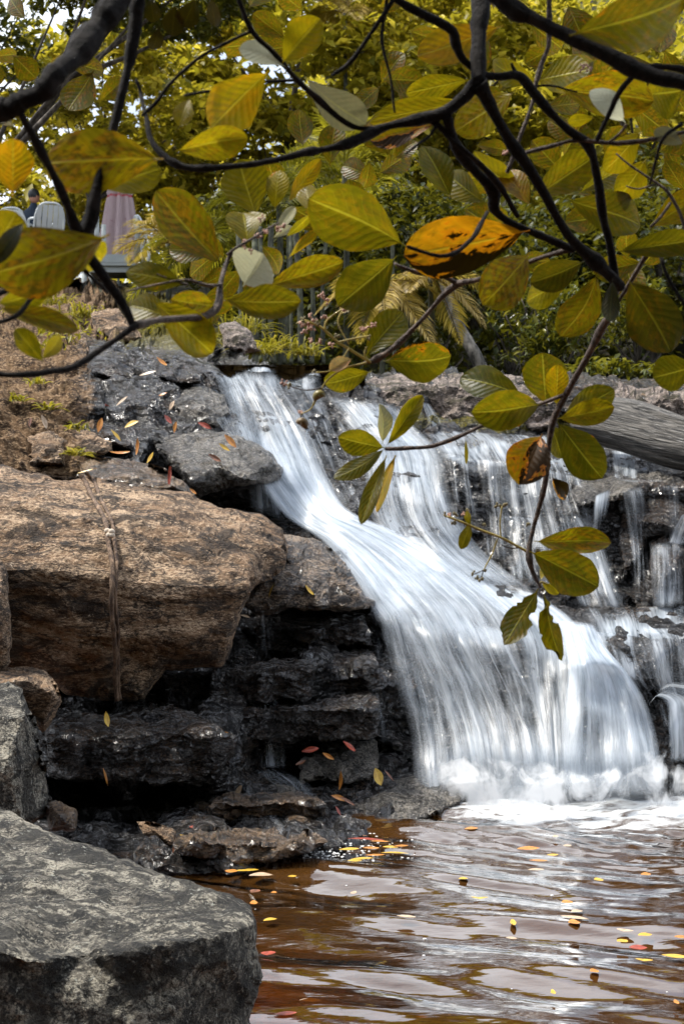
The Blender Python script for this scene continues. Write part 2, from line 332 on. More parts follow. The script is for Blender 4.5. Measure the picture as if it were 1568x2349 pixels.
def leaf_material():
    t = NT('cashew_leaf'); u = t.n('SeparateXYZ', None, Vector=t.uv()); x, v = u.outputs[0], u.outputs[1]
    ax = t.math('ABSOLUTE', x); rnd = t.n('ObjectInfo').outputs['Random']
    off = t.n('CombineXYZ', None, X=t.math('MULTIPLY', rnd, 90.), Y=t.math('MULTIPLY', rnd, 37.), Z=0.).outputs[0]
    q = t.n('VectorMath', {'operation': 'ADD'}, i0=t.n('VectorMath', {'operation': 'ADD'}, i0=t.scale(t.uv(), (1.0, 1.9, 1)), i1=t.scale(t.obj(), (3, 3, 3))).outputs[0], i1=off).outputs[0]
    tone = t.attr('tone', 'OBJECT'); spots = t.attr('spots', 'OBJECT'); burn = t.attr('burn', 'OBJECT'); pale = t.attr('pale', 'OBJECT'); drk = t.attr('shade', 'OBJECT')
    n1 = t.noise(q, 1.6, 5, .6, .4); n2 = t.noise(q, 6, 6, .7, .3); n3 = t.noise(q, 22, 4, .6)
    tv = t.math('ADD', t.math('ADD', tone, t.math('MULTIPLY', t.math('SUBTRACT', rnd, .5), .16)), t.math('MULTIPLY', t.math('SUBTRACT', n1, .5), .8))
    c = t.mix(t.ramp(tv, .0, .5), (.030, .044, .003), (.20, .155, .004)); c = t.mix(t.ramp(tv, .48, .95), c, (.50, .19, .006))
    nb = t.noise(q, 3.2, 6, .65, .5); c = t.mix(t.math('MULTIPLY', t.ramp(nb, .44, .56), t.math('MULTIPLY', spots, 1.15, 0., True)), c, t.mix(t.ramp(n2, .42, .6), (.035, .020, .005), (.24, .095, .006)))
    sp = t.ramp(n3, .70, .74); c = t.mix(t.math('MULTIPLY', sp, t.math('MULTIPLY', spots, .9)), c, (.02, .012, .004))
    # side veins run from the midrib to the margin, slanting towards the tip
    ph = t.math('FRACT', t.math('SUBTRACT', t.math('ADD', t.math('MULTIPLY', v, 10.), t.math('MULTIPLY', n1, 1.3)), t.math('MULTIPLY', ax, 2.4)))
    tri = t.math('ABSOLUTE', t.math('SUBTRACT', ph, .5)); vein = t.ramp(tri, .05, .0)
    vein = t.math('MULTIPLY', vein, t.ramp(ax, 1.0, .55)); rib = t.ramp(ax, .055, .02)
    vc = t.math('MAXIMUM', t.math('MULTIPLY', vein, .32), t.math('MULTIPLY', rib, .75))
    c = t.mix(vc, c, t.mix(tone, (.34, .33, .03), (.40, .26, .02)))
    bz = t.math('ADD', n1, t.math('MULTIPLY', t.math('SUBTRACT', n2, .5), .35)); bz = t.math('ADD', bz, t.math('MULTIPLY', x, .16))
    bl = t.math('SUBTRACT', .86, t.math('MULTIPLY', burn, .5))
    c = t.mix(t.n('MapRange', {'clamp': True}, i0=bz, i1=t.math('SUBTRACT', bl, .07), i2=bl, i3=0., i4=1.).outputs[0], c, (.48, .13, .006))
    bm = t.n('MapRange', {'clamp': True}, i0=bz, i1=bl, i2=t.math('ADD', bl, .02), i3=0., i4=1.).outputs[0]
    c = t.mix(bm, c, (.022, .011, .006))
    c = t.mix(1., c, t.n('CombineColor', None, i0=t.math('ADD', .55, t.math('MULTIPLY', n1, t.math('ADD', .35, t.math('MULTIPLY', rnd, .9)))), i1=t.math('ADD', .58, t.math('MULTIPLY', n1, t.math('ADD', .35, t.math('MULTIPLY', rnd, .9)))), i2=.8), 'MULTIPLY')
    c = t.mix(pale, c, t.mix(n2, (.30, .34, .28), (.58, .60, .48)))  # pale grey: cream leaves, undersides, and sky sheen painted on leaf tops
    c = t.mix(drk, c, t.mix(.2, (.012, .013, .003), c))  # darkens the colour: deep green leaves, and silhouettes painted near black
    h = t.math('ADD', t.math('MULTIPLY', t.ramp(tri, .5, .0), -.5), t.math('ADD', t.math('MULTIPLY', rib, 1.), t.math('MULTIPLY', n2, .25)))
    nr = t.bump(h, .28, .003)
    d = t.bsdf(Base_Color=c, Roughness=.38, Spec=t.math('SUBTRACT', .24, t.math('MULTIPLY', bm, .2)), Normal=nr)
    tr = t.n('BsdfTranslucent', None, Color=t.mix(.35, c, (.26, .20, .0), 'ADD'), Normal=nr).outputs[0]
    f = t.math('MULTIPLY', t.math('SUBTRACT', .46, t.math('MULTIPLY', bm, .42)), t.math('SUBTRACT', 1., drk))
    return t.end(t.n('MixShader', None, i0=f, i1=d, i2=tr).outputs[0])
M['leaf'] = leaf_material()

def foliage_material(name, a, b, c, trans=.4, rough=.45):
    t = NT(name); r = t.attr('rnd'); col = t.mix(t.ramp(r, 0., .6), a, b); col = t.mix(t.ramp(r, .7, 1.), col, c)
    d = t.bsdf(Base_Color=col, Roughness=rough, Spec=.18)
    tr = t.n('BsdfTranslucent', None, Color=t.mix(.6, col, (.30, .26, .01), 'ADD')).outputs[0]
    return t.end(t.n('MixShader', None, i0=trans, i1=d, i2=tr).outputs[0])
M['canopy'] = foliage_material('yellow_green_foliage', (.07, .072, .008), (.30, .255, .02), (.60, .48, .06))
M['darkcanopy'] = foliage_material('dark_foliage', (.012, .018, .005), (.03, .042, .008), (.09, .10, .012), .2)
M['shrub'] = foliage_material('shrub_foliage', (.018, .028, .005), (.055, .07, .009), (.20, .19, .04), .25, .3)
M['palm'] = foliage_material('palm_foliage', (.06, .07, .008), (.20, .19, .014), (.42, .36, .05), .35, .3)
M['drypalm'] = foliage_material('dry_palm_foliage', (.14, .10, .03), (.3, .21, .05), (.45, .34, .12), .3, .4)
M['grass'] = foliage_material('grass_blades', (.07, .07, .008), (.2, .18, .016), (.36, .29, .05), .35, .4)
def bark(name, a, b, rough=.75, sc=30, stretch=(1, 1, .3), spec=.35):
    t = NT(name); n = t.noise(t.scale(t.obj(), stretch), sc, 6, .7); n2 = t.noise(t.obj(), sc * .2, 4)
    c = t.mix(t.ramp(n, .4, .62), a, b); c = t.mix(t.ramp(n2, .58, .72), c, tuple(min(1, x * 2.2) for x in b))
    return t.end(t.bsdf(Base_Color=c, Roughness=rough, Spec=spec, Normal=t.bump(t.math('ADD', n, n2), 1., .012)))
M['bark'] = bark('dark_branch_bark', (.005, .004, .004), (.017, .014, .0125), .7, 90, (1, 1, 1), .12)
M['twig'] = bark('grey_twig_bark', (.045, .032, .026), (.16, .12, .10), .7, 110, (1, 1, 1))
M['stalk'] = plain('yellow_stalk', (.36, .28, .06), .5, .3, 60)
M['trunk'] = bark('tree_trunk_bark', (.025, .02, .016), (.10, .085, .07), .85, 14)
M['palmstem'] = bark('palm_stem_bark', (.02, .02, .012), (.08, .085, .05), .6, 22)
M['vine'] = bark('brown_vine_bark', (.05, .03, .02), (.19, .125, .08), .8, 60, (1, 1, .25))
M['flower'] = plain('pink_flower', (.42, .24, .18), .6, .5, 90)
M['bud'] = plain('olive_bud', (.16, .13, .05), .6, .5, 90)
M['nut'] = plain('olive_nut_shell', (.17, .14, .03), .4, .35, 60, .2)
M['nutbrown'] = plain('brown_nut_shell', (.13, .085, .03), .45, .35, 60, .2)
M['white'] = plain('white_plastic', (.56, .60, .62), .45, .12, 8)
M['greytable'] = plain('grey_plastic', (.34, .37, .36), .5, .2, 8)
M['metal'] = plain('grey_pole_metal', (.3, .32, .3), .4, .2, 20)
M['skin'] = plain('skin', (.42, .2, .13), .55, .1, 20)
M['hair'] = plain('dark_hair', (.012, .014, .018), .5, .3, 60)
M['shirt'] = plain('navy_cloth', (.012, .024, .045), .85, .3, 30)
def cloth():
    t = NT('faded_pink_cloth'); o = t.obj(); n = t.noise(t.scale(o, (1, 1, .4)), 9, 5, .6); z = t.n('SeparateXYZ', None, Vector=o).outputs[2]
    c = t.mix(n, (.30, .205, .215), (.50, .40, .41)); band = t.math('MULTIPLY', t.ramp(t.math('ABSOLUTE', t.math('SUBTRACT', z, 1.74)), .03, .01), t.ramp(n, .35, .5))
    c = t.mix(t.math('MULTIPLY', band, .85), c, (.42, .03, .05))
    c = t.mix(t.math('MULTIPLY', t.ramp(t.noise(o, 16, 5, .7, 1.5), .62, .68), .7), c, (.16, .05, .08))
    return t.end(t.bsdf(Base_Color=c, Roughness=.85))
M['cloth'] = cloth()
def log_mat():
    t = NT('weathered_log_wood'); o = t.obj(); g = t.noise(t.scale(o, (1.6, 30, 30)), 1.4, 7, .7, .9); f = t.noise(t.scale(o, (5, 90, 90)), 1.4, 4, .6)
    c = t.mix(t.ramp(g, .38, .66), (.016, .015, .014), (.17, .155, .135)); c = t.mix(t.ramp(f, .55, .72), c, (.30, .29, .27))
    crack = t.ramp(t.noise(t.scale(o, (1.2, 22, 22)), 1.8, 3, .5, .2), .60, .66); c = t.mix(t.math('MULTIPLY', crack, .85), c, (.006, .006, .006))
    h = t.math('SUBTRACT', t.math('ADD', g, t.math('MULTIPLY', f, .5)), t.math('MULTIPLY', crack, .6))
    return t.end(t.bsdf(Base_Color=c, Roughness=.7, Normal=t.bump(h, .9, .03)))
M['log'] = log_mat()
def ground_mat():
    t = NT('forest_floor'); n = t.noise(t.obj(), 1.2, 7, .65); f = t.noise(t.obj(), 9, 6, .7)
    c = t.mix(t.ramp(n, .4, .6), (.012, .012, .006), (.035, .034, .010)); c = t.mix(t.ramp(f, .55, .7), c, (.08, .055, .03))
    return t.end(t.bsdf(Base_Color=c, Roughness=.95, Normal=t.bump(f, .8, .15)))
M['ground'] = ground_mat()
def litter(name, a, b):
    t = NT(name); n = t.noise(t.obj(), 60, 5, .65); u = t.n('SeparateXYZ', None, Vector=t.uv()); rib = t.ramp(t.math('ABSOLUTE', u.outputs[0]), .09, .03)
    c = t.mix(t.ramp(n, .4, .65), a, b); c = t.mix(t.math('MULTIPLY', rib, .5), c, tuple(min(1, x * 1.5 + .04) for x in b))
    return t.end(t.bsdf(Base_Color=c, Roughness=.4, Spec=.5))
LM = {'yellow': litter('fallen_yellow_leaf', (.40, .23, .02), (.54, .36, .04)), 'orange': litter('fallen_orange_leaf', (.34, .12, .02), (.50, .22, .035)),
      'red': litter('fallen_red_leaf', (.17, .025, .012), (.34, .06, .03)), 'brown': litter('fallen_brown_leaf', (.07, .028, .014), (.22, .09, .045)),
      'beige': litter('fallen_beige_leaf', (.34, .24, .15), (.50, .38, .27))}

# ------------------------------------------------------------------ cliff (one terrain sheet of stepped rock and soil)
CL = [  # x, y, d  (rows from the pool upwards)
 (-120,2003,5.25),(150,2003,5.25),(300,2003,5.2),(450,2003,5.12),(560,2003,5.08),(660,2003,5.18),(760,1990,5.4),(900,1950,5.75),(1060,1900,6.45),(-120,1955,5.3),(150,1955,5.3),(300,1965,5.2),(450,1975,5.12),(560,1985,5.06),(640,1972,5.15),(760,1950,5.36),(1300,1880,7.1),(1568,1880,7.1),(1700,1880,7.1),
 (300,1905,5.6),(400,1905,5.45),(500,1885,5.62),(600,1880,5.7),(700,1900,5.62),(850,1905,5.86),(960,1875,6.1),(1060,1840,6.35),(520,1830,5.95),(620,1850,5.9),(700,1840,6.02),(-120,1880,5.7),(150,1890,5.7),(300,1862,6.0),(440,1845,6.05),(200,1800,6.35),(380,1800,6.4),
 (480,1815,6.0),(560,1790,6.12),(700,1745,6.5),(860,1705,6.72),(940,1750,6.6),(1060,1800,6.5),
 (110,1775,5.8),(300,1785,5.75),(420,1790,5.75),(485,1770,5.78),(530,1740,5.85),(120,1650,5.85),(250,1640,5.9),(390,1625,5.9),(455,1640,5.95),(545,1695,5.85),
 (350,1600,6.6),(200,1605,6.6),(100,1605,6.5),(-120,1600,6.4),(-120,1500,6.8),
 (375,1545,6.55),(550,1530,6.4),(700,1500,6.4),(718,1500,6.4),(705,1590,6.42),(560,1610,6.36),(430,1600,6.45),(500,1600,6.38),(845,1575,6.6),(860,1690,6.58),(700,1690,6.5),(590,1700,6.4),
 (560,1400,7.0),(640,1490,7.0),(760,1450,7.1),(830,1480,7.05),(840,1405,7.0),(870,1500,6.9),(500,1480,7.0),(400,1500,6.9),
 (930,1725,6.62),(1100,1745,6.50),(1300,1745,6.42),(1500,1745,6.38),(1700,1745,6.38),(1100,1772,6.48),(1300,1772,6.40),(1500,1772,6.36),(1700,1772,6.36),(1100,1800,6.7),(1300,1800,6.7),(1568,1800,6.7),
 (880,1420,6.98),(950,1450,6.95),(1020,1465,6.92),(1100,1480,6.9),(1200,1475,6.88),(1260,1510,6.83),(1300,1520,6.75),(1340,1515,6.6),(1400,1520,6.62),(1440,1550,6.66),(1480,1600,6.72),
 (960,1560,6.82),(1100,1590,6.76),(1240,1600,6.7),(1350,1610,6.56),(1430,1640,6.58),
 (850,1380,7.1),(800,1290,7.5),(760,1210,7.8),(690,1200,7.95),(620,1190,8.0),(900,1290,7.6),(1000,1230,7.85),(1050,1290,7.7),(1000,1350,7.3),(1200,1350,7.5),(1150,1400,7.2),(1300,1400,7.35),(1250,1440,7.1),(1350,1440,7.05),
 (480,845,9.1),(600,852,9.15),(720,862,9.15),(480,838,9.6),(600,845,9.6),(720,852,9.6),(500,834,11.5),(700,838,11.5),
 (530,900,8.9),(640,900,8.95),(725,910,9.0),(560,960,8.7),(680,950,8.8),(600,1060,8.3),(700,1040,8.5),(740,1100,8.3),(640,1165,8.05),(735,970,8.9),
 (745,905,9.05),(820,905,9.05),(900,930,9.0),(800,985,8.8),(870,1000,8.6),(960,1000,8.75),(800,1080,8.5),(860,1100,8.3),(1000,1110,8.25),(930,1180,8.05),(1030,1220,7.92),
 (1000,1000,9.0),(1130,1003,9.0),(1250,1003,9.0),(1020,1048,8.42),(1150,1062,8.34),(1250,1075,8.28),(1320,1092,8.2),(1050,1285,7.9),(1180,1335,7.78),(1330,1385,7.68),(1120,1200,8.1),(1250,1230,8.0),
 (850,868,9.7),(1050,866,9.7),(1250,880,9.6),(1400,900,9.5),(1568,905,9.4),(1700,905,9.4),(900,985,9.4),(1250,995,9.3),(1400,990,9.2),
 (850,850,11.5),(1250,852,12),(1568,872,12),(1700,872,12),
 (1345,1005,9.0),(1470,1040,8.9),(1568,1062,8.8),(1700,1062,8.8),(1310,1100,8.2),(1400,1086,8.3),(1568,1092,8.2),(1700,1092,8.2),(1400,1075,8.6),(1568,1082,8.6),
 (1312,1180,8.0),(1360,1150,7.98),(1400,1125,8.05),(1480,1115,8.0),(1568,1115,7.98),(1700,1115,7.98),(1420,1250,7.95),(1568,1230,8.0),(1568,1385,7.75),(1700,1385,7.75),(1450,1388,7.72),(1400,1320,7.8),
 (1390,1402,7.55),(1480,1400,7.55),(1568,1398,7.55),(1700,1398,7.55),(1370,1452,7.12),(1440,1460,7.1),(1568,1462,7.1),(1700,1462,7.1),(1400,1540,7.08),(1568,1560,7.08),(1700,1560,7.08),(1490,1600,7.0),(1568,1600,7.0),
 (200,800,8.9),(330,815,9.0),(440,832,9.1),(210,870,8.6),(320,880,8.5),(460,890,8.7),(250,930,8.3),(400,950,8.2),(520,930,8.75),(220,1000,8.0),(350,1000,7.9),(500,1000,8.1),(580,1050,8.0),(605,1100,7.9),(480,1112,7.75),(300,1090,7.5),(200,1085,7.4),
 (450,1145,7.9),(590,1165,8.0),(350,1150,7.7),(200,1150,7.4),(-120,1120,7.3),
 (-120,1060,7.25),(60,1075,7.3),(150,1030,7.55),(-120,1000,7.6),(60,990,7.65),(150,930,8.0),(60,900,8.05),(-120,880,8.1),(150,850,8.7),(-120,845,8.6),(60,850,8.6),
 (-120,770,10.5),(60,770,10.5),(180,770,10),(300,785,9.7),(430,800,9.9),(560,815,10.2),(640,825,10.6),(-120,700,15),(80,695,15.5),(200,690,16),(330,715,14.5),(450,770,12),(560,800,11.3),
 (-120,655,21),(100,655,21.5),(250,660,21.5),(330,680,19),(420,725,15.5),(500,775,12.8),(620,812,11.8),(-120,640,26),(250,645,26),(420,690,20)]
_cl = interp_lin(CL)
SX, SY = 5.0, 5.0
GX = np.arange(-110, 1690, SX); GY = np.arange(640, 2004, SY)
gx, gy = np.meshgrid(GX, GY)
DG = _cl(gx, gy).reshape(gx.shape)
for _ in range(2):
    q = np.pad(DG, 1, 'edge'); DG = (q[:-2, 1:-1] + q[2:, 1:-1] + q[1:-1, :-2] + q[1:-1, 2:] + 2 * DG) / 6
def cliff_d(x, y):
    fx = np.clip((np.asarray(x, float) - GX[0]) / SX, 0, len(GX) - 1.001); fy = np.clip((np.asarray(y, float) - GY[0]) / SY, 0, len(GY) - 1.001)
    i = fx.astype(int); j = fy.astype(int); u = fx - i; v = fy - j
    return DG[j, i] * (1 - u) * (1 - v) + DG[j, i + 1] * u * (1 - v) + DG[j + 1, i] * (1 - u) * v + DG[j + 1, i + 1] * u * v

def grid_faces(r, c):
    a = np.arange(r * c).reshape(r, c)
    return np.stack([a[:-1, :-1], a[1:, :-1], a[1:, 1:], a[:-1, 1:]], -1).reshape(-1, 4)

def rock_disp(p, amp, sc, seed=0, strata=1.0, blocks=1.0):
    """fractured, layered rock relief in metres"""
    w = p + .12 * np.stack([fbm(p * 2.5, 2, seed + 50 + k) for k in range(3)], -1)
    q = w * np.array([1.0, 1.0, 1.9]) * sc
    v, e = worley(q, seed); v2, e2 = worley(q * 2.3 + 9, seed + 5)
    d = blocks * ((v - .5) * 1.0 * np.clip(e * 6, 0, 1) - .35 * (1 - np.clip(e * 7, 0, 1)) + (v2 - .5) * .45 * np.clip(e2 * 6, 0, 1))
    z = (w[:, 2] + .12 * w[:, 0] + .06 * fbm(p * 1.3, 2, seed + 8)) * 9 * sc ** .5
    st = np.abs((z % 1) - .35); d = d + strata * (.55 - st) * .7 * (0.5 + .5 * vnoise(np.stack([w[:, 0] * 1.5, w[:, 1] * 1.5, np.floor(z)], -1), seed + 3))
    z2 = (w[:, 2] + .2 * w[:, 0] + .03 * fbm(p * 4, 2, seed + 12)) * 26 * sc ** .5; st2 = np.abs((z2 % 1) - .3)
    return amp * (d + strata * (.5 - st2) * .34 * (.4 + .6 * vnoise(np.stack([w[:, 0] * 4, w[:, 1] * 4, np.floor(z2)], -1), seed + 4)) + 1.0 * fbm(p * 3 * sc, 5, seed + 20) + .24 * fbm(p * 14 * sc, 3, seed + 31))

Vc = P(gx.ravel(), gy.ravel(), DG.ravel())
dx = np.gradient(Vc.reshape(*gx.shape, 3), axis=1); dy = np.gradient(Vc.reshape(*gx.shape, 3), axis=0)
nn = np.cross(dy, dx).reshape(-1, 3); nn /= np.linalg.norm(nn, axis=1)[:, None] + 1e-9
nn *= np.sign((nn * (np.array([0, 0, CAM_H]) - Vc)).sum(1))[:, None]
xx, yy = gx.ravel(), gy.ravel()
sm = lambda v, a, b: np.clip((v - a) / (b - a), 0, 1) ** 2 * (3 - 2 * np.clip((v - a) / (b - a), 0, 1))
dirt = np.maximum(sm(xx, 260, 150) * sm(yy, 1130, 1060), sm(yy, 800, 770) * sm(xx, 700, 560))
dirt = np.maximum(dirt, .35 * sm(yy, 1010, 980) * sm(xx, 850, 900) * sm(yy, 850, 870))
moss = np.maximum(.75 * sm(xx, 900, 960) * sm(yy, 1000, 985) * sm(yy, 925, 970), .8 * sm(yy, 815, 790) * sm(xx, 180, 330))
moss = np.maximum(moss, .35 * sm(xx, 260, 150) * sm(yy, 1000, 900))
amp = .065 + .03 * dirt; amp = amp * np.where(yy < 780, 1.8, 1)
dp = rock_disp(Vc, 1, 2.0, 3)
dp_soft = 1.3 * fbm(Vc * 5, 5, 70) + .4 * fbm(Vc * 20, 3, 71)
DISP = amp * np.where(dirt > .5, dp_soft, dp)
Vd = Vc + nn * DISP[:, None]
_f = grid_faces(*gx.shape); _yt = np.interp(xx, [250, 420, 475, 620, 850, 1000, 1700], [636, 684, 760, 841, 852, 852, 866])
_f = _f[(yy > _yt)[_f].all(1)]
YD = Vd[:, 1].reshape(gx.shape)
for _ in range(2):
    q = np.pad(YD, 1, 'edge'); YD = np.min([q[i:i + YD.shape[0], j:j + YD.shape[1]] for i in range(3) for j in range(3)], axis=0)
YD = .85 * YD + .15 * DG
def grid_at(G, x, y):
    i = np.clip(np.round((np.asarray(x) - GX[0]) / SX), 0, len(GX) - 1).astype(int); j = np.clip(np.round((np.asarray(y) - GY[0]) / SY), 0, len(GY) - 1).astype(int); return G[j, i]
struct(link('cliff', mesh('cliff', Vd, _f, {'dirt': dirt, 'moss': moss}, smooth=False), M['cliff']))

# ------------------------------------------------------------------ boulders: closed solids grown from an outline
def inside(poly, x, y):
    r = np.zeros(len(x), bool); n = len(poly)
    for i in range(n):
        x0, y0 = poly[i]; x1, y1 = poly[(i + 1) % n]
        if y0 == y1: continue
        c = ((y0 > y) != (y1 > y)) & (x < (x1 - x0) * (y - y0) / (y1 - y0) + x0); r ^= c
    return r
def edge_dist(poly, x, y):
    p = np.stack([x, y], -1); d = np.full(len(x), 1e9); n = len(poly)
    for i in range(n):
        a = np.array(poly[i], float); b = np.array(poly[(i + 1) % n], float); ab = b - a
        t = np.clip(((p - a) @ ab) / (ab @ ab + 1e-9), 0, 1); d = np.minimum(d, np.linalg.norm(p - a - t[:, None] * ab, axis=1))
    return d
SURF = {}
def rock(name, label, cat, outline, ctrl, thick, mat, sp=7, er=40, ea=.15, amp=.03, sc=2.0, seed=0, blocks=.6, strata=.6, group=None, key=None, smooth=False):
    poly = []; n = len(outline)
    for i in range(n):
        a = np.array(outline[i], float); b = np.array(outline[(i + 1) % n], float); L = np.linalg.norm(b - a); m = max(1, int(round(L / sp)))
        nrm = np.array([b[1] - a[1], a[0] - b[0]]) / (L + 1e-9)
        for k in range(m):
            q = a + (b - a) * k / m
            j = fbm(np.array([[q[0] * .03, q[1] * .03, seed * 7.1]]), 3, seed)[0]
            poly.append(tuple(q + nrm * j * min(8, L * .12) * (0 if k == 0 else 1)))
    o = np.array(poly); x0, y0 = o.min(0); x1, y1 = o.max(0)
    ax, ay = np.meshgrid(np.arange(x0, x1, sp), np.arange(y0, y1, sp)); ax = ax.ravel() + RNG.uniform(-.25, .25, ax.size) * sp; ay = ay.ravel() + RNG.uniform(-.25, .25, ay.size) * sp
    k = inside(poly, ax, ay); ax, ay = ax[k], ay[k]; k = edge_dist(poly, ax, ay) > sp * .6; ax, ay = ax[k], ay[k]
    pts = [Vector(p) for p in poly] + [Vector((a, b)) for a, b in zip(ax, ay)]
    nb = len(poly)
    r = delaunay_2d_cdt(pts, [(i, (i + 1) % nb) for i in range(nb)], [], 1, 1e-3)
    vs = np.array([v[:] for v in r[0]]); F = np.array([f[:3] for f in r[2]])
    x, y = vs[:, 0], vs[:, 1]; f = interp_lin(ctrl); D = f(x, y)
    E = edge_dist(poly, x, y); c = np.clip(1 - E / er, 0, 1); bul = ea * (1 - np.sqrt(np.clip(1 - c ** 2, 0, 1)))
    V = P(x, y, D + bul)
    a, b, cc = V[F[:, 0]], V[F[:, 1]], V[F[:, 2]]; fn = np.cross(b - a, cc - a); N = np.zeros_like(V)
    for i in range(3): np.add.at(N, F[:, i], fn)
    N /= np.linalg.norm(N, axis=1)[:, None] + 1e-12
    flip = (N * (np.array([0, 0, CAM_H]) - V)).sum(1).mean() < 0
    if flip: N = -N; F = F[:, ::-1]
    dsp = rock_disp(V, amp, sc, seed, strata, blocks)
    V = V + N * (dsp * np.clip(E / (er * .4), .25, 1))[:, None]
    onb = E < 1e-3
    inn = np.nonzero(~onb)[0]; mp = np.arange(len(V)); mp[inn] = len(V) + np.arange(len(inn))
    Eb = E[inn] / (E.max() + 1e-9)
    Bk = P(x[inn], y[inn], (D + bul)[inn] + thick * np.sqrt(np.clip(Eb * 1.6, 0, 1)))
    Bk = Bk + amp * .8 * np.stack([fbm(Bk * 4, 3, seed + 60 + i) for i in range(3)], -1)
    VV = np.vstack([V, Bk]); FF = [tuple(t) for t in F] + [tuple(mp[t[::-1]]) for t in F]
    org = VV.mean(0); org[2] = VV[:, 2].min()
    ob = link(name, mesh(name, VV, FF, smooth=smooth), mat, None, org)
    if label: tag(ob, label, cat, group)
    if key: SURF[key] = f
    return ob

rock('boulder', 'large grey lichen covered boulder in the lower left foreground beside the brown pool', 'boulder',
     [(-40,1836),(0,1850),(55,1880),(100,1905),(215,1945),(330,1990),(450,2030),(540,2060),(578,2080),(588,2110),(590,2200),(603,2240),(590,2290),(575,2330),(585,2400),(570,2560),(540,2760),(-40,2900)],
     [(-80,1820,4.3),(0,1850,4.2),(100,1905,4.0),(215,1945,3.85),(330,1990,3.7),(450,2030,3.55),(540,2060,3.42),(580,2080,3.36),(620,2110,3.3),
      (585,2118,3.18),(520,2140,3.05),(440,2155,2.98),(390,2165,2.94),(320,2180,2.9),(255,2192,2.9),(200,2185,2.95),(100,2205,2.85),(0,2180,2.82),(-80,2180,2.8),
      (300,2080,3.3),(100,2030,3.4),(-80,2020,3.45),(450,2090,3.28),
      (610,2200,3.2),(590,2300,3.16),(520,2200,3.03),(420,2230,2.95),(300,2260,2.9),(100,2280,2.85),(-80,2280,2.82),(600,2500,3.1),(300,2500,2.84),(-80,2500,2.8),(580,2800,3.0),(300,2900,2.75),(-80,2950,2.75)],
     1.0, M['grey'], sp=7, er=22, ea=.10, amp=.022, sc=3.2, seed=21, blocks=.35, strata=.25)
rock('boulder', 'huge tan brown boulder with two vine stems hanging down its face', 'boulder',
     [(-80,1050),(0,1065),(60,1085),(150,1100),(210,1092),(300,1115),(420,1130),(520,1165),(600,1180),(648,1215),(662,1255),(650,1300),(625,1330),(582,1345),(552,1400),(535,1480),(510,1530),(380,1537),(350,1572),(330,1602),(270,1605),(150,1592),(110,1560),(30,1542),(-80,1535)],
     [(-120,1040,6.9),(0,1065,6.85),(150,1098,6.8),(300,1115,6.85),(420,1130,6.9),(520,1162,6.95),(600,1180,7.0),(660,1220,7.0),(-120,1150,6.1),(60,1160,6.05),(150,1180,6.0),(300,1190,6.05),(450,1225,6.15),(580,1245,6.35),(640,1270,6.5),
      (-120,1300,5.75),(100,1310,5.72),(300,1330,5.76),(430,1340,5.8),(560,1345,5.95),(630,1330,6.3),(-120,1450,5.8),(200,1460,5.78),(400,1450,5.82),(530,1470,5.95),(-120,1560,5.95),(100,1580,5.95),(260,1612,5.98),(340,1600,6.0),(390,1545,6.0),(510,1540,6.05)],
     1.0, M['boulder'], sp=6, er=26, ea=.12, amp=.04, sc=1.8, seed=5, blocks=.3, strata=.7, key='boulder')
rock('boulder', 'flat grey wet slab wedged between the huge tan boulder and the waterfall', 'boulder',
     [(640,1222),(720,1235),(760,1258),(792,1290),(830,1355),(868,1388),(800,1403),(740,1397),(650,1400),(592,1412),(556,1392),(582,1345),(630,1320),(655,1290)],
     [(640,1215,7.5),(720,1232,7.5),(800,1290,7.3),(870,1385,6.95),(660,1290,6.75),(760,1310,6.85),(620,1330,6.6),(700,1335,6.6),(800,1360,6.75),(560,1390,6.45),(650,1385,6.5),(740,1388,6.55),(820,1400,6.75),(560,1345,6.6),(590,1415,6.5),(700,1410,6.6)],
     .6, M['tanwet'], sp=5, er=14, ea=.08, amp=.034, sc=3.0, seed=8, strata=1.3)
rock('boulder', 'narrow grey brown rock cut off by the left edge beside the tan boulder', 'boulder',
     [(-80,1270),(5,1280),(20,1320),(26,1420),(25,1520),(8,1540),(-80,1545)], [(-100,1260,5.5),(30,1270,5.5),(-100,1550,5.4),(30,1550,5.4),(-10,1400,5.3)], .4, M['boulder'], sp=7, er=18, ea=.1, amp=.02, seed=31)
rock('boulder', 'pale topped brown rock at the left edge resting on the tall black speckled rock', 'boulder',
     [(-80,1528),(60,1530),(105,1536),(130,1570),(143,1610),(128,1645),(98,1682),(78,1650),(-80,1660)],
     [(-100,1520,5.6),(60,1528,5.55),(110,1532,5.55),(-100,1560,5.15),(60,1568,5.15),(120,1590,5.2),(145,1610,5.3),(100,1690,5.3),(-100,1680,5.2)], .45, M['boulder'], sp=6, er=16, ea=.08, amp=.02, sc=2.5, seed=33)
rock('boulder', 'tall black speckled rock at the left edge above the grey foreground boulder', 'boulder',
     [(-80,1570),(20,1562),(52,1580),(64,1622),(80,1642),(98,1730),(112,1830),(106,1870),(72,1892),(30,1900),(-80,1920)],
     [(-100,1560,5.0),(60,1575,5.0),(-100,1640,4.75),(60,1640,4.75),(75,1660,4.85),(100,1850,4.9),(120,1870,4.95),(-100,1950,4.6),(60,1900,4.75),(20,1750,4.65)], .6, M['grey'], sp=6, er=16, ea=.1, amp=.025, sc=3.0, seed=35)
rock('rock', 'small dark mossy rock wedged between the black speckled rock and the foreground boulder', 'rock',
     [(104,1845),(130,1835),(176,1862),(173,1905),(110,1910)], [(100,1830,5.0),(180,1850,5.0),(180,1915,4.9),(100,1915,4.85),(140,1870,4.85)], .25, M['wetbrown'], sp=5, er=12, ea=.05, amp=.015, sc=4, seed=36)
